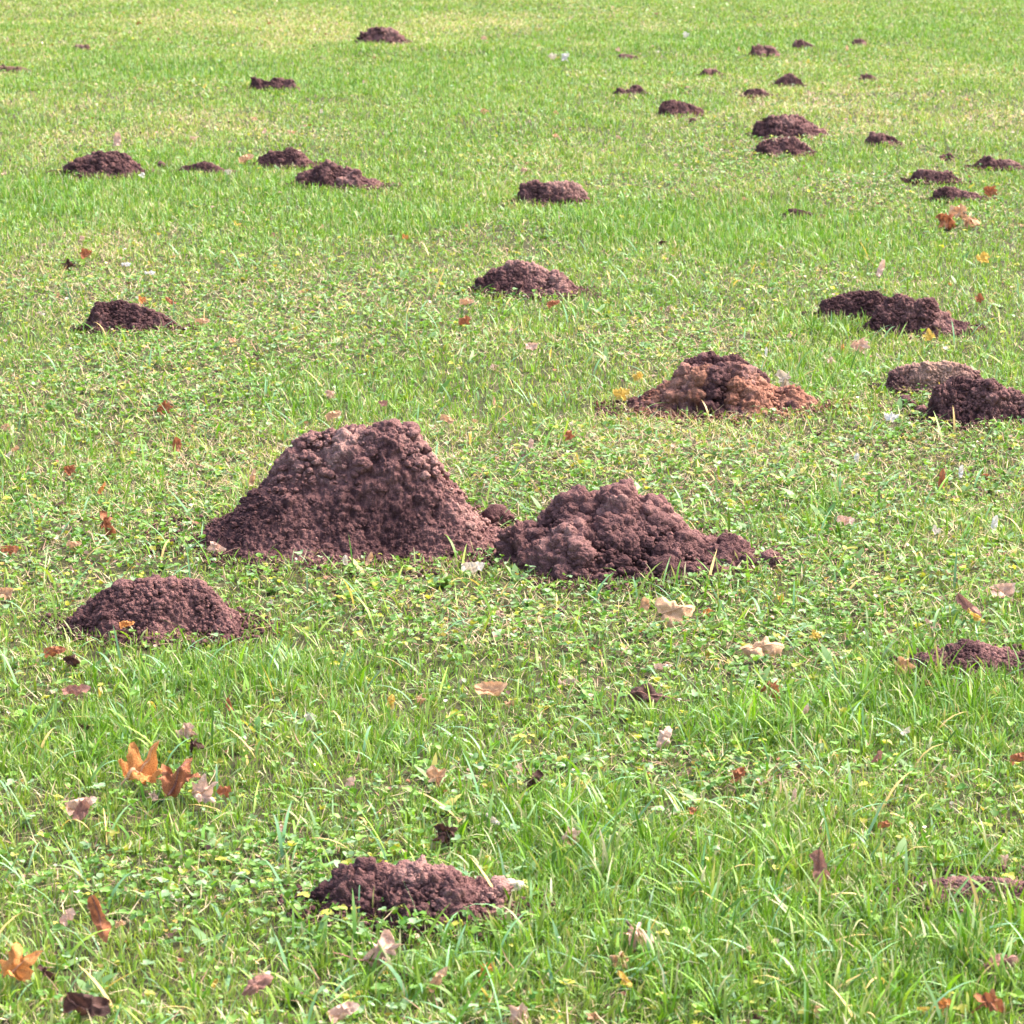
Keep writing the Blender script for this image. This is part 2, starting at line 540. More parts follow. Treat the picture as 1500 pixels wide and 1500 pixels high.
    MOUNDS.append(dict(cx=cxw, cy=cy, a=a, D=D, h=(lambda X, Y: hfun(X, Y) - over), hmax=hmax, xl=xl, xr=xr, yt=min(q_[1] for q_ in prof), yb=y_front, nick=nick))
    return o

H = molehill
# front to back
H('largest molehill on the lawn, broad purple brown cone with a pale lumpy crown',
  [(286, 790), (305, 760), (335, 748), (365, 720), (395, 694), (425, 660), (447, 639), (480, 630), (520, 624), (545, 621), (566, 618), (584, 615), (606, 620), (624, 638), (640, 660), (660, 690), (683, 722), (705, 752), (735, 765), (752, 795)],
  832, depth=0.82, lump=1.0, smooth_front=0.9, dry=0.55, seed=1, nick='the largest molehill')
H('second largest molehill, lumpy cone of clods right beside the largest one',
  [(732, 812), (744, 772), (785, 768), (805, 752), (822, 730), (842, 716), (870, 724), (888, 715), (912, 714), (935, 726), (962, 735), (985, 750), (1010, 778), (1040, 795), (1052, 788), (1080, 796), (1098, 812), (1108, 826)],
  858, depth=0.85, lump=1.35, dry=0.62, seed=2, clods=1.5, nick='the second largest molehill')
H('smooth domed dark molehill at the left, in front of the largest one',
  [(98, 912), (108, 893), (130, 880), (155, 862), (180, 849), (215, 845), (260, 846), (295, 848), (315, 862), (335, 880), (360, 893), (369, 912)],
  946, depth=0.8, lump=0.75, dry=0.22, seed=3, nick='the domed dark molehill')
H('nearest molehill, low crumbly heap among grass and weeds at the bottom of the photo',
  [(455, 1325), (478, 1300), (510, 1275), (540, 1270), (575, 1272), (610, 1262), (640, 1266), (668, 1268), (676, 1285), (700, 1290), (735, 1288), (742, 1306), (768, 1328)],
  1368, over=0.009, depth=0.7, lump=1.55, dry=0.4, seed=4, clods=1.2, nick='the nearest molehill')
H('low flat molehill cut off by the right edge, grass blades in front',
  [(1312, 972), (1340, 954), (1385, 946), (1412, 936), (1435, 939), (1465, 947), (1500, 952), (1530, 956), (1560, 970)],
  1004, over=0.010, depth=0.7, lump=0.9, dry=0.3, seed=5, nick='the low molehill at the right edge')
H('dark back lobe of the two-toned molehill, topped by round clods',
  [(982, 572), (988, 545), (1003, 524), (1022, 519), (1038, 512), (1052, 521), (1078, 517), (1092, 528), (1120, 545), (1128, 575)],
  592, depth=0.55, lump=1.2, dry=0.12, seed=6, clods=1.6, nick='the two-toned molehill')
H('rusty orange brown molehill of mixed clay clods with spreading foot',
  [(915, 598), (940, 578), (960, 570), (985, 558), (1008, 538), (1035, 531), (1060, 537), (1090, 538), (1110, 558), (1130, 574), (1158, 572), (1185, 584), (1202, 596)],
  616, depth=0.55, lump=1.3, dry=0.65, tone='rust', seed=7, clods=1.6, nick='the rusty molehill')
H('tan topped molehill behind the lumpy dark one near the right edge',
  [(1295, 566), (1303, 545), (1330, 537), (1350, 533), (1385, 532), (1412, 537), (1432, 548), (1440, 568)],
  584, depth=0.5, lump=1.1, dry=0.8, tone='tan', seed=8, clods=1.4, nick='the tan topped molehill')
H('lumpy dark molehill at the right edge in front of the tan topped one',
  [(1358, 602), (1368, 570), (1400, 558), (1425, 560), (1450, 556), (1470, 572), (1490, 575), (1503, 590), (1518, 610)],
  632, depth=0.7, lump=1.3, dry=0.35, seed=9, clods=1.5, nick='the lumpy dark molehill')
H('left dark lobe of the paired molehills, grass tuft growing before it',
  [(1194, 452), (1202, 440), (1225, 433), (1250, 426), (1282, 425), (1300, 437), (1312, 458)],
  474, depth=0.6, lump=0.9, dry=0.15, seed=10, nick='the paired molehills')
H('right taller lobe of the paired molehills with two knobs on its crest',
  [(1262, 472), (1278, 456), (1300, 437), (1313, 429), (1330, 432), (1340, 438), (1350, 430), (1366, 434), (1378, 452), (1395, 462), (1412, 472), (1422, 482)],
  492, depth=0.55, lump=1.15, dry=0.42, seed=11, clods=1.3, nick='the paired molehills')
H('dry pinkish molehill with a round clod on top, alone in mid lawn',
  [(690, 425), (702, 412), (720, 398), (742, 393), (757, 385), (768, 388), (785, 390), (800, 400), (822, 402), (838, 414), (856, 424)],
  440, depth=0.62, lump=1.1, dry=0.75, seed=12, clods=1.3, nick='the dry pinkish molehill')
H('dark molehill at the left sloping down to the right, mid distance',
  [(126, 474), (135, 458), (145, 442), (162, 446), (178, 441), (200, 450), (225, 454), (245, 462), (270, 480)],
  492, depth=0.5, lump=0.95, dry=0.35, seed=13, nick='the sloping molehill')
H('compact blocky molehill of many round clods in the middle of the lawn',
  [(758, 296), (763, 278), (778, 270), (800, 271), (815, 268), (845, 270), (858, 282), (862, 298)],
  307, depth=0.55, lump=1.5, dry=0.5, seed=14, clods=1.8, nick='the blocky molehill')
H('wide dark domed molehill farthest left in its row',
  [(90, 256), (100, 243), (120, 231), (140, 226), (172, 223), (192, 233), (205, 247), (216, 258)],
  262, depth=0.6, lump=1.2, dry=0.12, seed=15, nick='the dark domed molehill of the left row')
H('small flat dark molehill second from the left in its row',
  [(260, 252), (268, 243), (290, 239), (302, 236), (320, 242), (336, 253)], 258, depth=0.5, lump=1.2, dry=0.15, seed=16)
H('rounded dark molehill just behind the tailing one, left of centre',
  [(372, 238), (380, 228), (398, 218), (415, 219), (428, 213), (445, 222), (455, 235), (468, 240)], 246, depth=0.6, lump=1.2, dry=0.12, seed=17)
H('lumpy molehill with a low tail running to its right, left of centre',
  [(427, 272), (437, 258), (460, 251), (482, 240), (500, 249), (520, 250), (535, 262), (550, 268), (566, 281)], 284, depth=0.5, lump=1.3, dry=0.3, seed=18, clods=1.5)
H('flat topped small molehill with a notched crest, upper left',
  [(366, 131), (368, 118), (380, 119), (391, 123), (402, 117), (420, 118), (432, 122), (440, 132)], 135, depth=0.5, lump=1.4, dry=0.25, seed=19)
H('farthest dark domed molehill at the top of the photo',
  [(518, 64), (532, 52), (545, 45), (562, 44), (580, 49), (592, 58), (604, 65)], 67, depth=0.55, lump=1.2, dry=0.25, seed=20)
H('tiny low soil heap far off at upper left', [(104, 72), (112, 68), (130, 68), (138, 73)], 75, depth=0.5, lump=1.0, dry=0.3, seed=21)
H('grassed over olive brown old heap at the upper left edge', [(-15, 103), (5, 98), (30, 99), (52, 104)], 107, depth=0.5, lump=0.6, dry=0.1, tone='olive', seed=22)
H('long low molehill with a broken right end, upper right of centre',
  [(963, 162), (968, 150), (985, 148), (1005, 152), (1020, 158), (1032, 168)], 171, depth=0.5, lump=1.3, dry=0.4, seed=23)
H('low double heap of soil above the long low molehill',
  [(898, 136), (906, 130), (918, 133), (928, 126), (940, 130), (953, 138)], 141, depth=0.45, lump=1.2, dry=0.4, seed=24)
H('faint small heap far off, topmost above the double heap', [(903, 84), (910, 78), (922, 80), (938, 86)], 87, depth=0.45, lump=1.0, dry=0.5, seed=25)
H('small blocky heap in the far row at upper right', [(1096, 80), (1102, 70), (1118, 68), (1135, 70), (1145, 81)], 84, depth=0.5, lump=1.3, dry=0.5, seed=26)
H('small far heap just right of the small blocky one', [(1158, 69), (1163, 61), (1175, 60), (1185, 66), (1196, 71)], 73, depth=0.5, lump=1.1, dry=0.4, seed=27)
H('tiny flat heap farthest right in the far row', [(1245, 64), (1250, 58), (1264, 58), (1273, 64)], 66, depth=0.5, lump=1.0, dry=0.4, seed=28)
H('tiny crumbly heap left of the peaked dark small one', [(1022, 111), (1032, 104), (1045, 104), (1062, 111)], 114, depth=0.5, lump=1.0, dry=0.6, seed=29)
H('peaked dark small heap, upper right', [(1130, 125), (1142, 115), (1158, 110), (1170, 117), (1180, 126)], 129, depth=0.5, lump=1.4, dry=0.15, seed=30)
H('tiny heap just below and left of the peaked dark small one', [(1085, 140), (1093, 133), (1108, 131), (1120, 135), (1132, 142)], 144, depth=0.45, lump=1.1, dry=0.3, seed=31)
H('tiny rounded heap at far right of the peaked one', [(1255, 118), (1262, 111), (1275, 110), (1288, 118)], 121, depth=0.5, lump=1.0, dry=0.45, seed=32)
H('broad domed molehill directly behind its smaller twin, upper right',
  [(1098, 197), (1108, 183), (1122, 174), (1150, 172), (1175, 175), (1190, 186), (1215, 200)], 206, depth=0.5, lump=1.1, dry=0.4, seed=33, nick='the broad domed molehill')
H('smaller twin molehill directly in front of the broad domed one',
  [(1104, 222), (1115, 210), (1135, 206), (1160, 207), (1178, 215), (1198, 225)], 230, depth=0.45, lump=1.2, dry=0.2, seed=34)
H('low ragged heap right of the twin molehills', [(1264, 210), (1275, 199), (1292, 199), (1308, 205), (1322, 213)], 217, depth=0.5, lump=1.2, dry=0.3, seed=35)
H('ragged molehill with one sharp peak at the upper right edge',
  [(1424, 244), (1433, 233), (1448, 225), (1458, 232), (1478, 230), (1490, 236), (1500, 245)], 249, depth=0.5, lump=1.4, dry=0.35, seed=36)
H('tiny crumb heap left of the sharp peaked one at the right edge', [(1374, 233), (1380, 227), (1391, 226), (1398, 232)], 235, depth=0.5, lump=1.0, dry=0.4, seed=37)
H('rear one of the close pair of low dark molehills near the right edge',
  [(1332, 262), (1340, 250), (1358, 247), (1378, 250), (1392, 249), (1410, 266)], 270, depth=0.45, lump=1.2, dry=0.15, seed=38)
H('front one of the close pair of low dark molehills near the right edge',
  [(1362, 290), (1370, 275), (1385, 270), (1410, 276), (1430, 281), (1448, 293)], 296, depth=0.45, lump=1.1, dry=0.3, seed=39)
H('small dark heap alone in taller grass, right of centre', [(1146, 313), (1155, 302), (1172, 302), (1188, 306), (1200, 316)], 319, depth=0.5, lump=1.2, dry=0.15, seed=40)

# trodden bare soil among the grass at the lower right
H('flat patch of bare pinkish soil under grass at the lower right edge',
  [(1325, 1305), (1370, 1291), (1440, 1288), (1500, 1290), (1570, 1304)], 1345, over=0.014, depth=0.6, lump=0.5, dry=0.75, seed=41, nick='the bare soil patch')

def soil_clod(px, py, wpx, label, m=0.4, sq=0.7, n=6):
    """one loose lump of soil lying on the grass, lowest row py"""
    x, y, s = at(px, py)
    r = 0.5 * wpx / s
    pos, rad = [(0, 0, r * 0.5)], [r * 0.62]
    for k in range(n):
        t = rng.uniform(0, 6.28)
        pos.append((math.cos(t) * r * 0.55, math.sin(t) * r * 0.4, r * rng.uniform(0.2, 0.55)))
        rad.append(r * rng.uniform(0.25, 0.42))
    pos = np.array(pos); rad = np.array(rad)
    mm = np.clip(m + rng.normal(0, 0.1, len(rad)), 0, 1)[:, None]
    col = np.where(mm < 0.5, DARK + (MID - DARK) * mm * 2, MID + (DRY - MID) * (mm * 2 - 1))
    v, f, c = clod_cloud(pos, rad, col, 4 if s > 500 else 3)
    v[:, 2] *= sq / 0.7
    o = np_mesh('soil_clod', v, [f], c, M_SOIL)
    o.location = (x, y + r * 0.5, float(gz(x, y)[0]) + 0.004)
    tag(o, label, 'soil clod', 'loose clods of soil')
    MOUNDS.append(dict(cx=x, cy=y + r * 0.5, a=r, D=r * 0.8, h=lambda X, Y, r=r: r - np.hypot(X, Y), hmax=r, xl=px - wpx / 2, xr=px + wpx / 2, yt=py - wpx / 2, yb=py, nick=None))
soil_clod(1128, 834, 44, 'loose soil lump at the right tip of the second largest molehill', 0.45)
soil_clod(1096, 836, 34, 'smaller loose clod between the second largest molehill and the lump at its tip', 0.35)
soil_clod(728, 772, 58, 'loose lump of soil at the right shoulder of the largest molehill', 0.3)
soil_clod(318, 775, 30, 'dark loose lump at the left foot of the largest molehill', 0.15)
soil_clod(300, 793, 22, 'smallest dark lump at the left tip of the largest molehill', 0.1)
soil_clod(88, 744, 20, 'small dark soil crumb in weeds left of the largest molehill', 0.1)
soil_clod(147, 740, 14, 'tiny dark soil crumb just right of a small dark crumb, left lawn', 0.1)
soil_clod(1015, 181, 14, 'dark crumb below the right end of the long low molehill', 0.1)
soil_clod(236, 249, 16, 'tiny crumb between the two leftmost molehills of their row', 0.3)
soil_clod(1328, 602, 30, 'dark clod left of the lumpy dark molehill at the right', 0.2)
soil_clod(1350, 612, 26, 'second dark clod between a clod and the lumpy dark molehill', 0.25)
soil_clod(840, 895, 12, 'small dark crumb in front of the second largest molehill', 0.1)
soil_clod(822, 893, 16, 'dark crumb left of another in front of the second largest molehill', 0.15)
soil_clod(318, 553, 14, 'small dark crumb in weeds between the sloping and the largest molehill', 0.15)
soil_clod(1290, 603, 12, 'crumb far left of the lumpy dark molehill at the right', 0.4)
soil_clod(590, 1434, 26, 'dark clod in the grass right of the pale leaf in front of the nearest molehill', 0.15)

def mound_h(x, y):
    """largest height of any molehill at world x, y"""
    r = np.full(len(x), -1.0)
    for M in MOUNDS:
        k = np.where((np.abs(x - M['cx']) < M['a'] * 1.3) & (np.abs(y - M['cy']) < M['D'] * 1.3))[0]
        if len(k):
            r[k] = np.maximum(r[k], M['h'](x[k] - M['cx'], y[k] - M['cy']))
    return r

# ------------------------------------------------------------------ what grows where
PATCH = {  # (px, py, half width px, half height px, strength)
    'lush': [(200, 290, 330, 35, .9), (560, 320, 260, 30, .5), (1010, 320, 330, 35, .9), (640, 250, 150, 60, .4), (620, 120, 350, 50, .5), (150, 110, 260, 25, .5),
             (330, 985, 190, 55, 1.0), (180, 1080, 230, 60, .7), (1250, 1040, 260, 60, .9), (560, 1090, 220, 60, .5), (1300, 1370, 260, 140, .9), (900, 1420, 300, 90, .6),
             (60, 1130, 120, 60, .8), (660, 1480, 220, 60, .7), (900, 1260, 180, 60, .7), (450, 1420, 130, 60, .4), (1180, 740, 40, 30, .6), (1080, 320, 30, 20, .3),
             (1250, 470, 90, 20, .6), (1240, 560, 70, 40, .7), (240, 485, 130, 18, .5), (950, 60, 200, 20, .6), (1380, 50, 150, 12, .6), (900, 860, 160, 14, .5), (600, 840, 130, 12, .3), (380, 250, 250, 25, .5)],
    'weed': [(380, 430, 240, 40, .8), (950, 440, 140, 25, .5), (250, 560, 330, 90, .6), (150, 720, 160, 110, .6), (1250, 840, 320, 100, 1.0), (1050, 700, 420, 100, .6),
             (650, 890, 360, 40, .8), (1050, 940, 200, 60, .6), (330, 1370, 240, 90, .8), (760, 1180, 260, 60, .5), (1000, 1190, 180, 30, .5), (560, 1330, 150, 50, .7),
             (1090, 500, 300, 50, .5), (480, 740, 600, 50, .3), (1320, 640, 230, 40, .7), (520, 500, 300, 60, .5), (1150, 250, 250, 60, .3), (80, 880, 120, 40, .6), (1100, 1450, 120, 40, .4)],
    'pale': [(450, 40, 420, 25, .6), (250, 180, 230, 25, .6), (350, 420, 260, 30, .5), (650, 650, 160, 60, .8), (330, 650, 200, 50, .5), (1250, 150, 300, 40, .6), (780, 210, 120, 25, .4),
             (120, 460, 120, 40, .4), (900, 650, 250, 40, .5), (450, 1010, 100, 40, .5), (200, 400, 250, 30, .4), (1320, 110, 200, 20, .6), (560, 900, 260, 30, .6), (1100, 620, 300, 30, .4), (880, 1080, 150, 50, .3)],
    'moss': [(200, 838, 150, 16, .9), (990, 1185, 110, 18, .8), (620, 890, 200, 20, .4), (1320, 135, 160, 10, .6), (160, 1400, 60, 20, .7), (60, 800, 60, 30, .5), (240, 700, 120, 40, .35), (430, 840, 60, 12, .4)],
}
for k_, L_ in PATCH.items():
    PATCH[k_] = [(*at(px, py)[:2], hw / at(px, py)[2], (at(px, py - hh)[1] - at(px, py + hh)[1]) / 2, st) for px, py, hw, hh, st in L_]

def field(kind, x, y):
    p = P3(x, y)
    j = {'lush': 61, 'weed': 62, 'pale': 63, 'moss': 64}[kind]
    wx = x + 0.12 * (vnoise(p * 3.1, j + 9) - .5) * 2
    wy = y + 0.25 * (vnoise(p * 2.3 + 7, j + 19) - .5) * 2
    r = np.zeros(len(x))
    for cx, cy, a, b, st in PATCH[kind]:
        r = np.maximum(r, st * np.exp(-(((wx - cx) / a) ** 2 + ((wy - cy) / b) ** 2) ** 1.4 * 0.7))
    p2 = P3(x * 1.0, y * 0.55)
    n = fbm(p2 * 2.0 + 20, j, 4)
    return np.clip(r * (0.7 + 0.6 * vnoise(p * 9, j + 3)) + {'lush': 1.6, 'weed': 1.5, 'pale': 1.5, 'moss': 1.0}[kind] * (n - {'lush': .5, 'weed': .53, 'pale': .54, 'moss': .6}[kind]), 0, 1)

HALF = 750 / 4500.0
def scatter(n, d0=3.3, d1=33.0, power=1.3, extra=0.45):
    """points in the wedge the camera sees and a margin round it; density falls as d**-power"""
    e = 2 - power
    u = rng.random(n)
    d = (d0 ** e + u * (d1 ** e - d0 ** e)) ** (1 / e)
    x = rng.uniform(-1, 1, n) * (HALF * 1.06 * d + extra)
    return x, d

def blades(x, y, z, L, w, az, lean, bend, col, tipcol, levels=(0, .34, .68, 1.0), fold=None):
    """grass blades as arrays -> V, [quads, tris], colours"""
    n = len(x)
    k = len(levels)
    hx, hy = np.cos(az), np.sin(az)
    waz = az + np.pi / 2 + rng.normal(0, 0.55, n)
    sx, sy = np.cos(waz), np.sin(waz)
    P = np.zeros((n, k, 3)); P[:, 0, 0] = x; P[:, 0, 1] = y; P[:, 0, 2] = z
    for i in range(1, k):
        sm = 0.5 * (levels[i] + levels[i - 1]); ds = levels[i] - levels[i - 1]
        th = np.minimum(lean + bend * sm, 2.3)
        P[:, i, 0] = P[:, i - 1, 0] + L * ds * np.sin(th) * hx
        P[:, i, 1] = P[:, i - 1, 1] + L * ds * np.sin(th) * hy
        P[:, i, 2] = P[:, i - 1, 2] + L * ds * np.cos(th)
    P[:, 1:, 2] = np.maximum(P[:, 1:, 2], (z + 0.003)[:, None])
    ws = np.interp(levels, [0, .3, .7, 1], [.75, 1., .72, 0.0])
    nv = 2 * (k - 1) + 1
    V = np.zeros((n, nv, 3)); Cc = np.zeros((n, nv, 3))
    for i in range(k - 1):
        off = np.stack([sx * w * ws[i] * .5, sy * w * ws[i] * .5, np.zeros(n)], 1)
        V[:, 2 * i] = P[:, i] - off; V[:, 2 * i + 1] = P[:, i] + off
        c = col + (tipcol - col) * (levels[i] ** 1.5)
        Cc[:, 2 * i] = c; Cc[:, 2 * i + 1] = c
    V[:, -1] = P[:, -1]; Cc[:, -1] = tipcol
    b = (np.arange(n) * nv)[:, None]
    Q = np.concatenate([b + np.array([[2 * i, 2 * i + 1, 2 * i + 3, 2 * i + 2]]) for i in range(k - 2)]) if k > 2 else np.zeros((0, 4), int)
    T = b + np.array([[2 * (k - 2), 2 * (k - 2) + 1, nv - 1]])
    return V.reshape(-1, 3), Q, T, Cc.reshape(-1, 3)

def join(parts):
    Vs, Qs, Ts, Cs = [], [], [], []
    b = 0
    for V, Q, T, Cc in parts:
        Vs.append(V); Qs.append(Q + b); Ts.append(T + b); Cs.append(Cc); b += len(V)
    return np.concatenate(Vs), [np.concatenate(Qs), np.concatenate(Ts)], np.concatenate(Cs)

G1 = np.array((0.050, 0.145, 0.007)); G2 = np.array((0.160, 0.305, 0.018)); G3 = np.array((0.350, 0.400, 0.080)); G4 = np.array((0.25, 0.40, 0.21))
S1 = np.array((0.42, 0.31, 0.175)); S2 = np.array((0.55, 0.45, 0.27)); S3 = np.array((0.34, 0.20, 0.13))

def green(n, lush, pale, r=None):
    r = rng.random(n) if r is None else r
    yel = np.clip(0.50 * pale + 0.25 - 0.32 * lush + rng.normal(0, 0.24, n), 0, 1)[:, None]
    c = G1 + (G2 - G1) * r[:, None]
    c = c + (G3 - c) * yel
    blue = (rng.random(n) < 0.16)[:, None]
    c = np.where(blue, c * 0.45 + G4 * 0.55, c)
    return c * rng.uniform(0.6, 1.35, n)[:, None]

def keep_off(x, y, lim=0.004, some=0.12):
    h = mound_h(x, y)
    return (h < lim) | ((h < lim + 0.018) & (rng.random(len(x)) < some))

def wide(y):
    return 1 + np.clip((y - 5.5) / 11.0, 0, 2.2)

def build_grass():
    parts = []
    # fine mown turf
    n = 1250000
    x, y = scatter(n, power=1.55, extra=0.35)
    # gather part of it in tufts
    tuft = rng.random(n) < 0.5
    cell = 0.05
    ix, iy = np.floor(x / cell), np.floor(y / cell)
    tx = (ix + _hash(ix, iy, ix * 0, 71)) * cell; ty = (iy + _hash(ix, iy, ix * 0, 72)) * cell
    x = np.where(tuft, tx + rng.normal(0, 0.007, n), x); y = np.where(tuft, ty + rng.normal(0, 0.007, n), y)
    k = keep_off(x, y); x, y, tuft, tx, ty = x[k], y[k], tuft[k], tx[k], ty[k]
    lush, weed, pale, moss = (field(q, x, y) for q in ('lush', 'weed', 'pale', 'moss'))
    k = rng.random(len(x)) < (1 - 0.55 * weed * (1 - lush) - 0.5 * moss) * (0.62 + 0.38 * lush)
    k |= y > 17
    x, y, tuft, tx, ty, lush, weed, pale, moss = (q[k] for q in (x, y, tuft, tx, ty, lush, weed, pale, moss))
    n = len(x)
    L = (0.020 + 0.021 * lush - 0.006 * weed + 0.013 * rng.random(n)) * rng.uniform(.7, 1.25, n) * (1 - 0.25 * moss)
    w = rng.uniform(0.0013, 0.0027, n) * wide(y)
    az = np.where(tuft, np.arctan2(y - ty, x - tx) + rng.normal(0, .5, n), rng.uniform(0, 2 * np.pi, n))
    lean = np.abs(rng.normal(0.25, 0.38, n)) + 0.25 * weed
    bend = rng.normal(0.5, 0.6, n)
    c = green(n, lush, pale)
    tip = c * 1.05
    dead = rng.random(n) < (0.03 + 0.15 * pale) * np.clip((y - 3) / 4, .4, 1)
    c = np.where(dead[:, None], S1 + (S2 - S1) * rng.random(n)[:, None], c)
    tt = rng.random(n) < 0.12
    tip = np.where((tt | dead)[:, None], S2 * .8, tip)
    parts.append(blades(x, y, gz(x, y) - 0.002, L, w, az, lean, bend, c, tip))
    # longer, coarser blades standing out of the turf
    n = 170000
    x, y = scatter(n, power=1.55)
    ix, iy = np.floor(x / .11), np.floor(y / .11)
    tx = (ix + _hash(ix, iy, ix * 0, 81)) * .11; ty = (iy + _hash(ix, iy, ix * 0, 82)) * .11
    tuft = rng.random(n) < 0.65
    x = np.where(tuft, tx + rng.normal(0, 0.011, n), x); y = np.where(tuft, ty + rng.normal(0, 0.011, n), y)
    k = keep_off(x, y, 0.010, .5); x, y, tuft, tx, ty = (q[k] for q in (x, y, tuft, tx, ty))
    lush, pale, weed = field('lush', x, y), field('pale', x, y), field('weed', x, y)
    k = rng.random(len(x)) < (0.13 + 0.87 * lush ** 1.1) * (1 - .5 * weed)
    x, y, tuft, tx, ty, lush, pale = (q[k] for q in (x, y, tuft, tx, ty, lush, pale))
    n = len(x)
    L = (0.035 + 0.045 * rng.random(n) ** 1.5 * (0.4 + lush)) * np.clip(1.25 - (y - 4) / 14, .75, 1.15)
    w = rng.uniform(0.0026, 0.0055, n) * (1 + np.clip((y - 6) / 20, 0, .8))
    az = np.where(tuft, np.arctan2(y - ty, x - tx) + rng.normal(0, .5, n), rng.uniform(0, 2 * np.pi, n))
    lean = np.abs(rng.normal(0.35, 0.3, n)); bend = np.abs(rng.normal(0.8, 0.6, n))
    c = green(n, lush * .5 + .5, pale * .4)
    tip = np.where((rng.random(n) < .25)[:, None], S2 * .75, c * 1.1)
    parts.append(blades(x, y, gz(x, y) - 0.002, L, w, az, lean, bend, c, tip, levels=(0, .22, .45, .7, 1.0)))
    # long limp blades arching over the near turf
    n = 7500
    x, y = scatter(n, d1=11.0, power=1.9, extra=.3)
    k = keep_off(x, y, 0.012, .5); x, y = x[k], y[k]
    lush = field('lush', x, y)
    k = rng.random(len(x)) < .35 + .65 * lush; x, y, lush = x[k], y[k], lush[k]; n = len(x)
    c = green(n, lush, lush * 0); q = rng.random((n, 1))
    c = np.where(q < .35, G4 * np.array((.8, .95, .8)) * rng.uniform(.5, 1.05, (n, 1)), c); c = np.where(q > .93, S2 * np.array((1, .85, .5)), c)
    parts.append(blades(x, y, gz(x, y) - 0.002, rng.uniform(.055, .115, n), rng.uniform(.0032, .0068, n), rng.uniform(0, 6.283, n), rng.uniform(.15, .9, n), rng.uniform(.3, 1.9, n), c, c * 1.05, levels=(0, .2, .4, .6, .8, 1.0)))
    V, F, Cc = join(parts)
    o = np_mesh('grass', V, F, Cc, M_GRASS)
    tag(o, 'short green lawn grass with longer tufts', 'grass', kind='stuff')
build_grass()

def build_straw():
    n = 420000
    x, y = scatter(n, power=1.55)
    k = keep_off(x, y, 0.0, .05); x, y = x[k], y[k]
    lush, weed, pale = field('lush', x, y), field('weed', x, y), field('pale', x, y)
    k = rng.random(len(x)) < np.clip((y - 2.5) / 4, .4, 1) * np.clip(0.12 + 0.8 * pale + .45 * weed - 0.3 * lush, 0.05, 1)
    x, y, lush = x[k], y[k], lush[k]
    n = len(x)
    L = rng.uniform(0.012, 0.05, n); w = rng.uniform(0.0010, 0.0024, n) * wide(y)
    z = gz(x, y) + rng.uniform(0.002, 0.020, n)
    az = rng.uniform(0, 6.283, n)
    lean = rng.uniform(0.9, 1.6, n); bend = rng.normal(0.2, .5, n)
    r = rng.random((n, 1))
    c = S1 + (S2 - S1) * r
    c = np.where(rng.random((n, 1)) < .3, S3, c)
    V, F, Cc = join([blades(x, y, z, L, w, az, lean, bend, c, c, levels=(0, .5, 1.0))])
    o = np_mesh('dead_grass', V, F, Cc, M_STRAW)
    tag(o, 'dry straw coloured blades lying between the green grass', 'dead grass', kind='stuff')
build_straw()

def leaflets(x, y, z, r, az, tilt, col, elong=1.0, cup=0.25):
    """small round leaves: a centre and a ring of 7"""
    n = len(x); k = 6
    th = np.arange(k) * 2 * np.pi / k
    lx = np.cos(th) * elong; ly = np.sin(th) * (1 - 0.12 * np.cos(th))
    lz = cup * (np.abs(ly)) * 1.0
    lx = np.concatenate([[0], lx]); ly = np.concatenate([[0], ly]); lz = np.concatenate([[0], lz])
    ct, st = np.cos(tilt)[:, None], np.sin(tilt)[:, None]
    X = lx[None] * ct - lz[None] * st; Z = lx[None] * st + lz[None] * ct
    Y = np.repeat(ly[None], n, 0)
    ca, sa = np.cos(az)[:, None], np.sin(az)[:, None]
    V = np.stack([x[:, None] + r[:, None] * (X * ca - Y * sa), y[:, None] + r[:, None] * (X * sa + Y * ca), z[:, None] + r[:, None] * Z], -1)
    b = (np.arange(n) * (k + 1))[:, None, None]
    tri = np.array([[0, i + 1, (i + 1) % k + 1] for i in range(k)])
    T = (b + tri[None]).reshape(-1, 3)
    Cc = np.repeat(col[:, None, :], k + 1, 1)
    Cc[:, 0] *= 1.12
    return V.reshape(-1, 3), T, Cc.reshape(-1, 3)

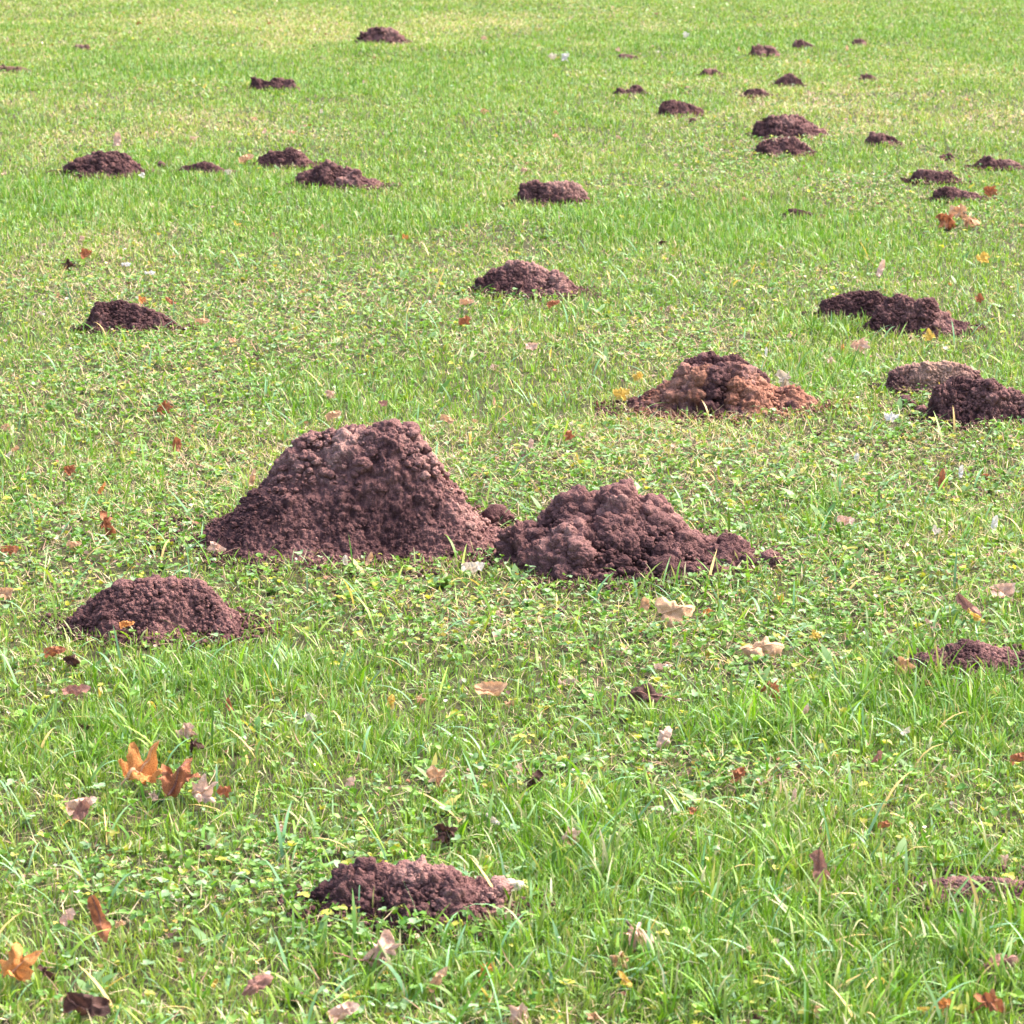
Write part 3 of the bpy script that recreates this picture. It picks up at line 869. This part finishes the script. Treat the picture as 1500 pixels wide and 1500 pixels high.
def build_clover():
    n = 190000
    x, y = scatter(n, power=1.5, extra=0.3)
    k = keep_off(x, y, 0.004, .1); x, y = x[k], y[k]
    lush, weed = field('lush', x, y), field('weed', x, y)
    k = rng.random(len(x)) < np.clip(1.05 * weed * (1 - .55 * lush) + 0.07 + .18 * vnoise(P3(x, y) * 6, 77) ** 2, 0, 1)
    x, y, weed = x[k], y[k], weed[k]
    n = len(x)
    z = gz(x, y) + rng.uniform(0.004, 0.030, n)
    r = 0.0024 + 0.0042 * rng.random(n) ** 1.6 * (1 + np.clip((y - 8) / 22, 0, .5))
    base = rng.uniform(0, 6.283, n)
    CL1 = np.array((0.055, 0.155, 0.016)); CL2 = np.array((0.19, 0.33, 0.045)); CL3 = np.array((0.46, 0.45, 0.06)); CL4 = np.array((0.22, 0.34, 0.15))
    u = rng.random((n, 1))
    c = CL1 + (CL2 - CL1) * u
    q = rng.random((n, 1))
    c = np.where(q < .08, CL3 * rng.uniform(.6, .95, (n, 1)), c); c = np.where(q > .84, CL4, c)
    c = c * rng.uniform(.7, 1.15, (n, 1))
    Vs, Ts, Cs = [], [], []; b = 0
    for j in range(3):
        az = base + j * 2.094 + rng.normal(0, .15, n)
        V, T, Cc = leaflets(x + np.cos(az) * r * .95, y + np.sin(az) * r * .95, z + rng.normal(0, .0008, n), r, az, rng.normal(0.3, .6, n), c, 1.0, .3)
        Vs.append(V); Ts.append(T + b); Cs.append(Cc); b += len(V)
    o = np_mesh('clover', np.concatenate(Vs), [np.concatenate(Ts)], np.concatenate(Cs), M_CLOVER)
    tag(o, 'low clover and round leaved weeds growing through the turf', 'clover', kind='stuff')
    # broader weeds, pointed ovals in rosettes
    n = 16000
    x, y = scatter(n, power=1.7)
    ix, iy = np.floor(x / .16), np.floor(y / .16)
    tx = (ix + _hash(ix, iy, ix * 0, 91)) * .16; ty = (iy + _hash(ix, iy, ix * 0, 92)) * .16
    az = rng.uniform(0, 6.283, n)
    x = tx; y = ty
    k = keep_off(x, y, 0.004, .1) & (_hash(ix, iy, ix * 0, 93) < .5); x, y, az = x[k], y[k], az[k]
    weed, lush = field('weed', x, y), field('lush', x, y)
    k = rng.random(len(x)) < np.clip(.25 + weed, 0, .9); x, y, az = x[k], y[k], az[k]
    n = len(x)
    L = rng.uniform(0.022, 0.055, n); w = L * rng.uniform(.22, .42, n)
    c = np.array((0.085, 0.19, 0.045)) + (np.array((0.20, 0.30, 0.10)) - np.array((0.085, 0.19, 0.045))) * rng.random((n, 1))
    c = np.where(rng.random((n, 1)) < .08, np.array((0.42, .36, .09)), c)
    V, F, Cc = join([blades(x, y, gz(x, y) + 0.002, L, w, az, rng.uniform(.5, 1.2, n), rng.uniform(.2, .9, n), c, c, levels=(0, .25, .5, .75, 1.0))])
    o = np_mesh('weeds', V, F, Cc, M_CLOVER)
    tag(o, 'broad leaved weed rosettes low in the lawn', 'weeds', kind='stuff')
    # crumbs of dead leaf and soil among the stalks
    n = 60000
    x, y = scatter(n, power=1.4)
    k = keep_off(x, y, 0.0, .2); x, y = x[k], y[k]
    lush, weed, pale = field('lush', x, y), field('weed', x, y), field('pale', x, y)
    k = rng.random(len(x)) < np.clip(.12 + .8 * weed + .4 * pale - .3 * lush, .05, 1); x, y = x[k], y[k]; n = len(x)
    pal = np.array([(0.42, .26, .19), (.50, .36, .25), (.26, .11, .06), (.09, .045, .035), (.09, .045, .035), (.62, .52, .42), (.33, .18, .13), (.50, .34, .08)])
    c = pal[rng.integers(0, len(pal), n)] * rng.uniform(.7, 1.2, (n, 1))
    V, T, Cc = leaflets(x, y, gz(x, y) + rng.uniform(.004, .024, n), (.0018 + .0052 * rng.random(n) ** 2.5) * wide(y) ** .5, rng.uniform(0, 6.28, n), rng.uniform(0, 1.3, n), c, rng.choice([.7, 1.2, 1.8]), .5)
    o = np_mesh('plant_litter', V, [T], Cc, M_STRAW)
    tag(o, 'tiny brown and tan crumbs of dead leaves between the grass', 'plant litter', kind='stuff')
    # cushions of moss
    n = 60000
    x, y = scatter(n, power=1.5)
    moss = field('moss', x, y)
    k = keep_off(x, y, 0.0, 0) & (rng.random(n) < moss * .9)
    x, y = x[k], y[k]; n = len(x)
    c = np.array((0.30, 0.34, 0.05)) + (np.array((0.46, 0.46, 0.09)) - np.array((0.30, 0.34, 0.05))) * rng.random((n, 1))
    L = rng.uniform(.006, .017, n)
    V, F, Cc = join([blades(x, y, gz(x, y) + rng.uniform(0, .008, n), L, L * .3, rng.uniform(0, 6.28, n), rng.uniform(0, .9, n), rng.uniform(0, .5, n), c, c, levels=(0, .5, 1.0))])
    o = np_mesh('moss', V, F, Cc, M_CLOVER)
    tag(o, 'yellow green moss in the thin parts of the lawn', 'moss', kind='stuff')
build_clover()

# ------------------------------------------------------------------ fallen leaves
def leaf_outline(kind, th):
    """radius for angle th (0 = tip, pi = stem)"""
    if kind == 'maple':
        r = np.full_like(th, 0.42)
        for c, h, wd in ((0, 1.0, .30), (1.0, .92, .30), (-1.0, .92, .30), (2.05, .62, .28), (-2.05, .62, .28), (.42, .62, .13), (-.42, .62, .13), (1.45, .58, .13), (-1.45, .58, .13)):
            dd = np.abs((th - c + np.pi) % (2 * np.pi) - np.pi)
            r = np.maximum(r, h * np.clip(1 - (dd / wd) ** 1.1 * .40, 0, 1))
        r = np.maximum(r, .34 * (1 - .5 * (np.abs(th) > 2.7)))
        return r
    if kind == 'oval':
        return 0.98 * 0.5 / np.sqrt((0.5 * np.cos(th)) ** 2 + np.sin(th) ** 2) * (1 + .03 * np.sin(9 * th))
    if kind == 'narrow':
        return 0.27 / np.sqrt((0.27 * np.cos(th)) ** 2 + np.sin(th) ** 2)
    if kind == 'torn':
        return .75 + .16 * np.sin(3 * th + 1) + .12 * np.sin(5 * th + 2) + .08 * np.sin(11 * th)
    return np.ones_like(th)

def leaf_mesh(kind, curl, cup, crinkle, seed):
    k, rings = 48, 7
    th = (np.arange(k) / k) * 2 * np.pi - np.pi
    R = leaf_outline(kind, th) * (1 + .04 * np.sin(17 * th + seed))
    V = [(0, 0, 0)]
    for i in range(1, rings + 1):
        f = i / rings
        for t, r in zip(th, R):
            V.append((math.cos(t) * r * f, math.sin(t) * r * f, 0))
    V = np.array(V) * .5
    def bend(V):
        V = V.copy()
        # crinkle, then roll across (curl about the long axis) and bow lengthwise
        V[:, 2] += crinkle * .5 * (fbm(V * 4.2 + seed * 7.1, 5, 3) - .5) * 1.9
        V[:, 2] += crinkle * 0.09 * np.cos(np.arctan2(V[:, 1], V[:, 0]) * 6) * np.hypot(V[:, 0], V[:, 1]) * 2
        if abs(curl) > .01:
            a = V[:, 1] * curl * 2.0
            rad = 1 / (curl * 2.0) 
            zz = V[:, 2].copy()
            V[:, 1] = np.sin(a) * (rad - zz); V[:, 2] = rad - np.cos(a) * (rad - zz)
        if abs(cup) > .01:
            a = V[:, 0] * cup * 2.0
            rad = 1 / (cup * 2.0)
            zz = V[:, 2].copy()
            V[:, 0] = np.sin(a) * (rad - zz); V[:, 2] = rad - np.cos(a) * (rad - zz)
        return V
    t = np.linspace(-.5, .5, 15)
    xr = t * R[k // 2] * .97 if False else np.linspace(-.5 * R[0], .5 * R[k // 2] * .92, 15)
    rib = []
    for jj in range(15):
        rr = .017 * (1.15 - .9 * jj / 14)
        for q_ in range(5):
            aa = q_ * 2 * math.pi / 5
            rib.append((xr[jj], math.cos(aa) * rr, math.sin(aa) * rr + .006))
    rib = bend(np.array(rib))
    RF = np.array([[i_ * 5 + q_, i_ * 5 + (q_ + 1) % 5, (i_ + 1) * 5 + (q_ + 1) % 5, (i_ + 1) * 5 + q_] for i_ in range(14) for q_ in range(5)])
    V = bend(V)
    T = [[0, 1 + j, 1 + (j + 1) % k] for j in range(k)]
    Q = []
    for i in range(rings - 1):
        for j in range(k):
            p, q = 1 + i * k + j, 1 + i * k + (j + 1) % k
            Q.append([p, p + k, q + k, q])
    base = rib[:5].mean(0); dr = base - rib[5:10].mean(0); dr /= np.linalg.norm(dr)
    return V, np.array(T), np.array(Q), rib, RF, base, dr

def stem_mesh(base, dr, seed):
    pts = [base + dr * .6 * t + np.array((0, .14 * math.sin(2.2 * t + seed) * t, .16 * t * t)) for t in np.linspace(0, 1, 7)]
    V, F = [], []
    for i, p in enumerate(pts):
        for j in range(6):
            a = j * math.pi / 3
            V.append((p[0], p[1] + math.cos(a) * .013 * (1.3 - .5 * i / 6), p[2] + math.sin(a) * .013))
    for i in range(6):
        for j in range(6):
            F.append([i * 6 + j, i * 6 + (j + 1) % 6, (i + 1) * 6 + (j + 1) % 6, (i + 1) * 6 + j])
    return np.array(V), np.array(F)

LEAF_CACHE = {}
def leaf_proto(kind, style, var, mat):
    key = (kind, style, var, mat)
    if key not in LEAF_CACHE:
        curl, cup, cr = {'flat': (.5, .45, .8), 'curl': (1.6, .7, .7), 'roll': (2.7, .5, .4), 'fold': (1.1, 1.4, 1.0), 'crumple': (1.8, 1.6, 1.7), 'arch': (-1.7, -.75, .4)}[style]
        if kind == 'maple' and style == 'flat': curl, cup, cr = .3, .22, .8
        V, T, Q, RV, RF, base, dr = leaf_mesh(kind, curl * (.85 + .1 * var), cup, cr, var * 3 + 1)
        me = np_mesh('leaf_blade', V, [T, Q], mat=LM[mat], link=False)
        sv, sf = stem_mesh(base, dr, var)
        rm = np_mesh('midrib', RV, [RF], mat=LM['cream' if mat in ('cream', 'white') else 'red brown' if mat in ('red brown', 'dark brown', 'rust') else 'tan'], link=False)
        sm = np_mesh('stem', sv, [sf], mat=LM['tan' if mat in ('orange', 'yellow', 'tan', 'cream') else 'red brown'], link=False)
        LEAF_CACHE[key] = (me, sm, rm)
    return LEAF_CACHE[key]

def leaf(px, py, wpx, kind, style, mat, label, az=None, tilt=None, lift=None, stem=False, group=None, var=None, roll=0.0, depthless=False):
    """a fallen leaf whose middle shows at pixel (px, py), wpx pixels across"""
    x, y, s = at(px, py, 0.018)
    hm = float(mound_h(np.array([x]), np.array([y]))[0])
    size = wpx / s * (.8 if mat == 'white' else 1)
    var = random.randrange(3) if var is None else var
    me, sm, rm = leaf_proto(kind, style, var, mat)
    parts = wpx >= 30 and group is None
    o = bpy.data.objects.new('fallen_leaf', None if parts else me)
    C.objects.link(o)
    if parts:
        o.empty_display_size = 0.3
        for nm, dm in (('leaf_blade', me), ('midrib', rm)):
            c = bpy.data.objects.new(nm, dm); C.objects.link(c); c.parent = o
    az = random.uniform(0, 6.28) if az is None else math.radians(az)
    tilt = random.uniform(10, 40) if tilt is None else tilt
    from mathutils import Matrix
    # lean the face of the leaf towards the path the photographer stands on
    Rm = Matrix.Rotation(math.radians(tilt), 4, 'X') @ Matrix.Rotation(math.radians(roll), 4, 'Y') @ Matrix.Rotation(az, 4, 'Z')
    z = float(gz(x, y)[0]) + max(0.0, hm) + (0.020 if lift is None else lift) + 0.25 * size * math.sin(math.radians(tilt))
    o.matrix_world = Matrix.Translation((x, y, z)) @ Rm @ Matrix.Diagonal((size, size, size, 1))
    tag(o, label, 'fallen leaf', group or 'fallen leaves on the lawn')
    if stem:
        c = bpy.data.objects.new('stem', sm)
        C.objects.link(c); c.parent = o
    return o

# those one can tell apart
NL = [
 (203,1143,84,'maple','flat','orange','bright orange maple leaf lying in the grass at the left',50,30,.010,True),
 (256,1160,78,'maple','flat','rust','reddish spotted maple leaf lying right of the orange maple leaf',60,36,.004,False),
 (294,1166,50,'maple','flat','pinkish tan','pale half leaf touching the reddish spotted maple leaf',20,50,0,False),
 (330,1162,24,'torn','fold','rust','brown leaf scrap at the right end of the maple leaf row',None,40,0,False),
 (22,1442,78,'maple','flat','orange','deep orange ragged maple leaf at the bottom left edge',30,45,0,False),
 (986,902,60,'torn','arch','tan','large folded tan leaf before the second largest molehill',10,50,0,False),
 (944,886,22,'oval','curl','tan','small brown leaf standing left of the large folded tan one',80,60,0,False),
 (1118,953,56,'oval','arch','tan','curled papery tan leaf arched over the grass right of centre',5,42,0,False),
 (946,1024,48,'oval','arch','dark brown','dark brown crumpled leaf with a thin stem',175,45,0,True),
 (973,1084,34,'oval','arch','pinkish tan','pinkish ribbed leaf below the dark brown crumpled one',60,50,0,False),
 (1199,1286,48,'oval','roll','red brown','upright purplish brown leaf with a hole and a rising stem',-90,62,0,True),
 (557,1408,68,'maple','fold','pinkish tan','broad pale pink leaf below the nearest molehill',15,48,0,True),
 (640,1440,42,'narrow','curl','tan','narrow orange tan leaf right of the broad pale pink one',50,50,0,False),
 (742,1302,46,'oval','arch','cream','cream leaf at the right end of the nearest molehill',10,35,0,False),
 (375,1446,46,'oval','arch','red brown','rolled brown leaf in the bottom left grass',35,45,0,False),
 (128,1492,66,'oval','curl','dark brown','dark red brown leaf cut by the bottom edge',-20,40,0,False),
 (502,1487,44,'oval','curl','pinkish tan','pinkish curled leaf near the bottom edge',20,40,0,False),
 (713,1422,26,'torn','fold','orange','small yellow orange leaf with a thread like stem',10,50,0,True),
 (915,1443,32,'narrow','curl','yellow','yellow and brown leaf tip at the bottom centre',-50,50,0,False),
 (1463,1421,54,'oval','arch','red brown','rolled pink brown leaf near the bottom right corner',18,35,0,False),
 (1448,1480,42,'torn','fold','rust','rust red torn leaf in the bottom right corner',None,50,0,False),
 (1383,1478,26,'torn','fold','orange','small orange leaf left of the rust red one in the bottom right corner',None,50,0,False),
 (1352,1482,20,'narrow','curl','yellow','yellow sliver left of the small orange leaf, bottom right',5,50,0,False),
 (930,1380,44,'torn','crumple','pinkish tan','pale crumbling leaf full of holes, right of bottom centre',None,40,0,False),
 (146,1365,64,'narrow','roll','rust','long thin twisted rusty leaf in the lower left weeds',-72,70,0,False),
 (100,1356,28,'oval','curl','pinkish tan','small pink brown leaf left of the long twisted rusty one',60,50,0,False),
 (1132,1012,30,'torn','crumple','rust','rusty scrap half sunk in grass below the papery tan leaf',None,40,-.004,False),
 (1081,1145,26,'torn','fold','rust','small rust leaf in the grass right of the pinkish ribbed one',None,55,0,False),
 (1492,1124,30,'oval','curl','rust','orange rust leaf at the right edge',10,40,0,False),
 (1322,984,32,'torn','fold','tan','tan leaf standing at the left end of the low edge molehill',80,60,0,False),
 (720,1010,44,'oval','roll','tan','flat tan and rust leaf in mid foreground',5,30,0,False),
 (573,1032,20,'oval','flat','yellow','yellow leaf in the grass left of the flat tan and rust one',80,60,0,False),
 (640,1146,34,'torn','fold','tan','square looking tan brown leaf scrap, foreground centre',0,60,0,False),
 (780,1152,32,'torn','crumple','dark brown','dark curled scrap right of the square looking scrap',None,40,0,False),
 (513,1152,20,'oval','curl','pinkish tan','pinkish leaf left of the square looking scrap',70,60,0,False),
 (275,1081,32,'torn','fold','pinkish tan','two coloured pink and dark leaf above the orange maple leaf',None,50,0,False),
 (284,1096,22,'torn','crumple','dark brown','dark scrap under the two coloured pink leaf',None,40,0,False),
 (80,964,30,'oval','curl','rust','rust tan leaf below the domed dark molehill, at left',5,40,0,False),
 (105,972,18,'torn','crumple','dark brown','dark scrap right of the rust tan leaf at left',None,40,0,False),
 (112,1019,38,'oval','roll','red brown','brown rolled leaf in the grass at left, below the rust tan one',10,30,0,False),
 (186,933,20,'oval','flat','orange','orange leaf at the front foot of the domed dark molehill',10,40,0.012,False),
 (910,583,24,'torn','flat','yellow','golden yellow leaf left of the rusty molehill',None,55,0,False),
 (935,567,16,'torn','flat','yellow','small yellow leaf touching the left side of the rusty molehill',None,50,0.02,False),
 (1305,621,26,'torn','flat','white','bright white leaf left of the lumpy dark molehill',10,40,.002,False),
 (259,652,20,'oval','flat','rust','upright rust pink leaf left of the largest molehill top',90,65,0,False),
 (240,609,22,'torn','fold','rust','deep rust leaf in weeds up left of the largest molehill',None,60,0,False),
 (101,690,18,'torn','fold','rust','brown leaf in the weeds far left of the largest molehill',None,55,0,False),
 (149,716,18,'narrow','flat','orange','slanted orange sliver left of the largest molehill',60,60,0,False),
 (155,776,30,'torn','crumple','rust','rusty crumpled leaf left of the largest molehill foot',None,50,0,False),
 (370,706,24,'narrow','flat','tan','orange tan leaf leaning on the left shoulder of the largest molehill',75,70,0,False),
 (108,803,20,'oval','curl','tan','tan leaf far left of the largest molehill foot',0,40,0,False),
 (15,812,26,'oval','curl','rust','brownish leaf at the left edge beside the weeds',0,40,0,False),
 (8,875,28,'oval','curl','tan','tan leaf at the left edge level with the domed dark molehill',0,40,0,False),
 (1380,706,28,'narrow','flat','rust','upright orange sliver in the weeds at the right',85,68,0,False),
 (1408,692,22,'narrow','flat','white','small upright pale sliver above the orange one at the right',80,65,0,False),
 (1457,776,30,'narrow','flat','white','white feather like leaf upright in the weeds at the right edge',78,70,0,False),
 (1238,768,26,'oval','curl','pinkish tan','pale pink leaf in the weeds right of the second largest molehill',-10,40,0,False),
 (1371,781,14,'torn','flat','cream','pale round leaf in the weeds at the right',None,45,0,False),
 (1255,673,16,'oval','flat','white','little white leaf in the weeds below the rusty molehill',80,60,0,False),
 (1418,900,44,'narrow','roll','red brown','brown and yellow leaf stalk lying above the low edge molehill',-48,50,0,False),
 (1429,912,30,'narrow','flat','yellow','yellow end piece beside the brown leaf stalk at the right',-42,50,0,False),
 (1470,873,36,'oval','curl','pinkish tan','purplish pink leaf at the right edge above the low molehill',10,35,0,False),
 (1143,876,14,'torn','flat','yellow','pale yellow petal like leaf in the clover',None,50,0,False),
 (1194,932,16,'torn','flat','yellow','yellow leaf above right of the papery tan leaf',None,55,0,False),
 (1387,330,24,'torn','crumple','rust','rust leaf in the small leaf pile at the right',None,50,0,False),
 (1404,324,28,'torn','fold','tan','pale tan leaf in the small leaf pile at the right',None,60,.005,False),
 (1417,331,26,'torn','crumple','tan','brown leaf at the right end of the small leaf pile',None,50,0,False),
 (1449,285,20,'torn','fold','rust','orange rust leaf at the right tip of the front paired low molehill',None,60,0,False),
 (172,214,18,'oval','flat','pinkish tan','upright pink leaf behind the wide dark domed molehill',88,70,.01,False),
 (208,261,12,'torn','flat','white','whitish leaf at the right foot of the wide dark domed molehill',None,40,0,False),
 (335,257,10,'torn','flat','cream','cream scrap right of the small flat dark molehill',None,50,0,False),
 (360,238,22,'oval','curl','tan','tan leaf left of the rounded dark molehill',20,50,0,False),
 (1440,383,20,'torn','flat','yellow','yellow leaf in the lawn above the paired molehills',None,50,0,False),
 (778,661,14,'oval','flat','pinkish tan','pale pink clover head between the two largest molehills',90,60,.01,False),
 (828,88,18,'torn','fold','white','white leaf far off above the middle of the lawn',None,50,.006,False),
 (1005,54,14,'torn','fold','white','small white leaf farthest off at the top',None,50,.006,False),
 (185,394,16,'oval','flat','white','white leaf above the sloping molehill at left',0,45,.003,False),
 (220,409,18,'oval','flat','white','second white leaf, right of and below the other at left',0,35,.003,False),
 (125,381,18,'torn','fold','rust','rust leaf above and left of the white ones',None,55,0,False),
 (101,393,14,'torn','crumple','dark brown','dark leaf scrap above the sloping molehill',None,50,0,False),
 (251,451,18,'narrow','flat','rust','orange brown leaf off the right end of the sloping molehill',-35,60,.004,False),
 (296,480,20,'oval','curl','tan','tan leaf right of the sloping molehill foot',0,45,0,False),
 (208,450,12,'torn','flat','orange','orange bit behind the sloping molehill',None,50,.01,False),
 (682,482,20,'torn','fold','rust','rust leaf below left of the dry pinkish molehill',None,60,0,False),
 (810,453,18,'oval','flat','rust','rust brown leaf below right of the dry pinkish molehill',20,50,0,False),
 (683,452,20,'oval','curl','tan','brown leaf just below the left foot of the dry pinkish molehill',0,45,0,False),
 (541,829,20,'narrow','flat','tan','tan leaf standing at the front foot of the largest molehill',65,65,.012,False),
 (506,832,14,'oval','flat','cream','cream leaf at the front foot of the largest molehill',90,60,.012,False),
 (692,844,34,'oval','curl','cream','cream leaf lying where the two largest molehills meet',5,35,.01,False),
 (318,817,24,'oval','fold','pinkish tan','pinkish leaf at the left front foot of the largest molehill',None,40,.008,False),
 (1290,418,24,'narrow','flat','pinkish tan','upright pink leaf behind the paired molehills',70,70,.03,False),
 (1122,524,16,'narrow','flat','white','upright white sliver right of the two-toned molehill top',85,70,.01,False),
 (1234,514,14,'narrow','flat','orange','orange sliver between the rusty and the paired molehills',80,65,0,False),
 (1258,512,26,'torn','fold','pinkish tan','pale crumpled leaf right of the orange sliver',None,50,0,False),
 (1361,496,18,'torn','flat','yellow','golden bit below the paired molehills',None,50,0,False),
 (1435,445,14,'torn','fold','rust','rust bit right of the paired molehills',None,50,0,False),
 (810,86,12,'torn','fold','cream','cream bit left of the far white leaf',None,50,.004,False),
 (780,515,18,'oval','curl','pinkish tan','pale leaf in the lawn left of the two-toned molehill',0,50,0,False),
 (833,647,18,'torn','fold','rust','reddish leaf between the second largest and the rusty molehill',None,60,0,False),
 (655,622,20,'oval','flat','tan','tan leaf behind the top of the largest molehill',-30,50,0,False),
 (488,616,22,'oval','flat','tan','orange tan leaf behind the left part of the largest molehill crest',20,60,0,False),
 (1150,575,30,'torn','crumple','cream','pale dry clump on the right end of the rusty molehill',None,50,.01,False),
 (1180,1050,18,'oval','curl','pinkish tan','pinkish leaf in tall grass right of foreground centre',75,60,0,False),
 (1286,1118,24,'narrow','fold','red brown','brown pointed leaf in tall grass at the right foreground',60,60,0,False),
 (1295,1222,20,'oval','curl','rust','brown leaf in the grass above the purplish upright one',None,50,0,False),
 (1163,1178,20,'narrow','flat','pinkish tan','pink sliver in the grass left above the purplish upright leaf',80,60,0,False),
 (118,1190,44,'oval','curl','pinkish tan','flat pinkish brown leaf below left of the orange maple leaf',20,30,0,False),
 (120,1200,30,'oval','flat','red brown','brown leaf overlapping the flat pinkish brown one',60,60,.006,False),
 (655,1222,30,'torn','crumple','dark brown','dark leaf scrap in weeds above the nearest molehill',None,40,0,False),
 (836,1233,30,'torn','fold','pinkish tan','pinkish crumpled leaf above right of the nearest molehill',None,45,0,False),
 (722,1204,24,'narrow','flat','cream','pale sliver in the weeds above the nearest molehill',-40,55,0,False),
]
for a_ in NL:
    px, py, w, kind, style, mat, label, az, tilt, lift, st = a_
    leaf(px, py, w * 1.22, kind, style, mat, label, az=az, tilt=tilt, lift=0.022 + lift, stem=st)

# the many small ones: described by colour and by the molehill they lie nearest to
def rel_label(px, py, mat, shape):
    best, bd = None, 1e9
    for M in MOUNDS:
        if not M['nick']:
            continue
        mx = .5 * (M['xl'] + M['xr']); my = .5 * (M['yt'] + M['yb'])
        d = math.hypot(px - mx, (py - my) * 1.5)
        if d < bd:
            best, bd = M, d
    mx = .5 * (best['xl'] + best['xr']); my = .5 * (best['yt'] + best['yb'])
    dx, dy = px - mx, (py - my) * 1.5
    side = ('right of' if dx > 0 else 'left of') if abs(dx) > abs(dy) else ('in front of' if dy > 0 else 'behind')
    hw = .5 * (best['xr'] - best['xl'])
    far = 'just' if bd < hw * 1.6 + 20 else ('well' if bd < hw * 3 + 60 else 'far')
    shape = shape.split()[-1] if 0 else shape
    return f"small {mat} {shape} {far} {side} {best['nick']}".replace('the dark domed molehill of the left row', 'the wide dark domed molehill')
cnt = 0
names = {}
SMALL = []
while cnt < 170:
    py = 1500 * random.random() ** 1.35
    px = random.uniform(-20, 1520)
    x, y, s = at(px, py)
    if mound_h(np.array([x]), np.array([y]))[0] > 0:
        continue
    if any(abs(px - q[0]) < 26 and abs(py - q[1]) < 16 for q in NL):
        continue
    mat = random.choices(['pinkish tan', 'tan', 'rust', 'cream', 'dark brown', 'yellow', 'orange', 'red brown'], [36, 28, 8, 10, 5, 5, 3, 6])[0]
    kind = random.choice(['oval', 'torn', 'torn', 'narrow'])
    shape = {'oval': 'dry leaf', 'torn': 'leaf scrap', 'narrow': 'leaf sliver'}[kind]
    style = random.choice(['flat', 'curl', 'fold', 'crumple']) if kind != 'narrow' else random.choice(['flat', 'curl'])
    size = random.uniform(.012, .032) * (1.0 if py > 250 else 1.3)
    if kind == 'narrow': size *= 1.3
    lab = rel_label(px, py, mat, shape)
    SMALL.append((px, py, size * s, kind, style, mat, lab))
    names[lab] = names.get(lab, 0) + 1
    cnt += 1
for px, py, w, kind, style, mat, lab in SMALL:
    leaf(px, py, w, kind, style, mat, lab, tilt=random.uniform(15, 60), lift=random.uniform(.010, .022), var=random.randrange(2),
         group='fallen leaves on the lawn' if names[lab] == 1 else lab)
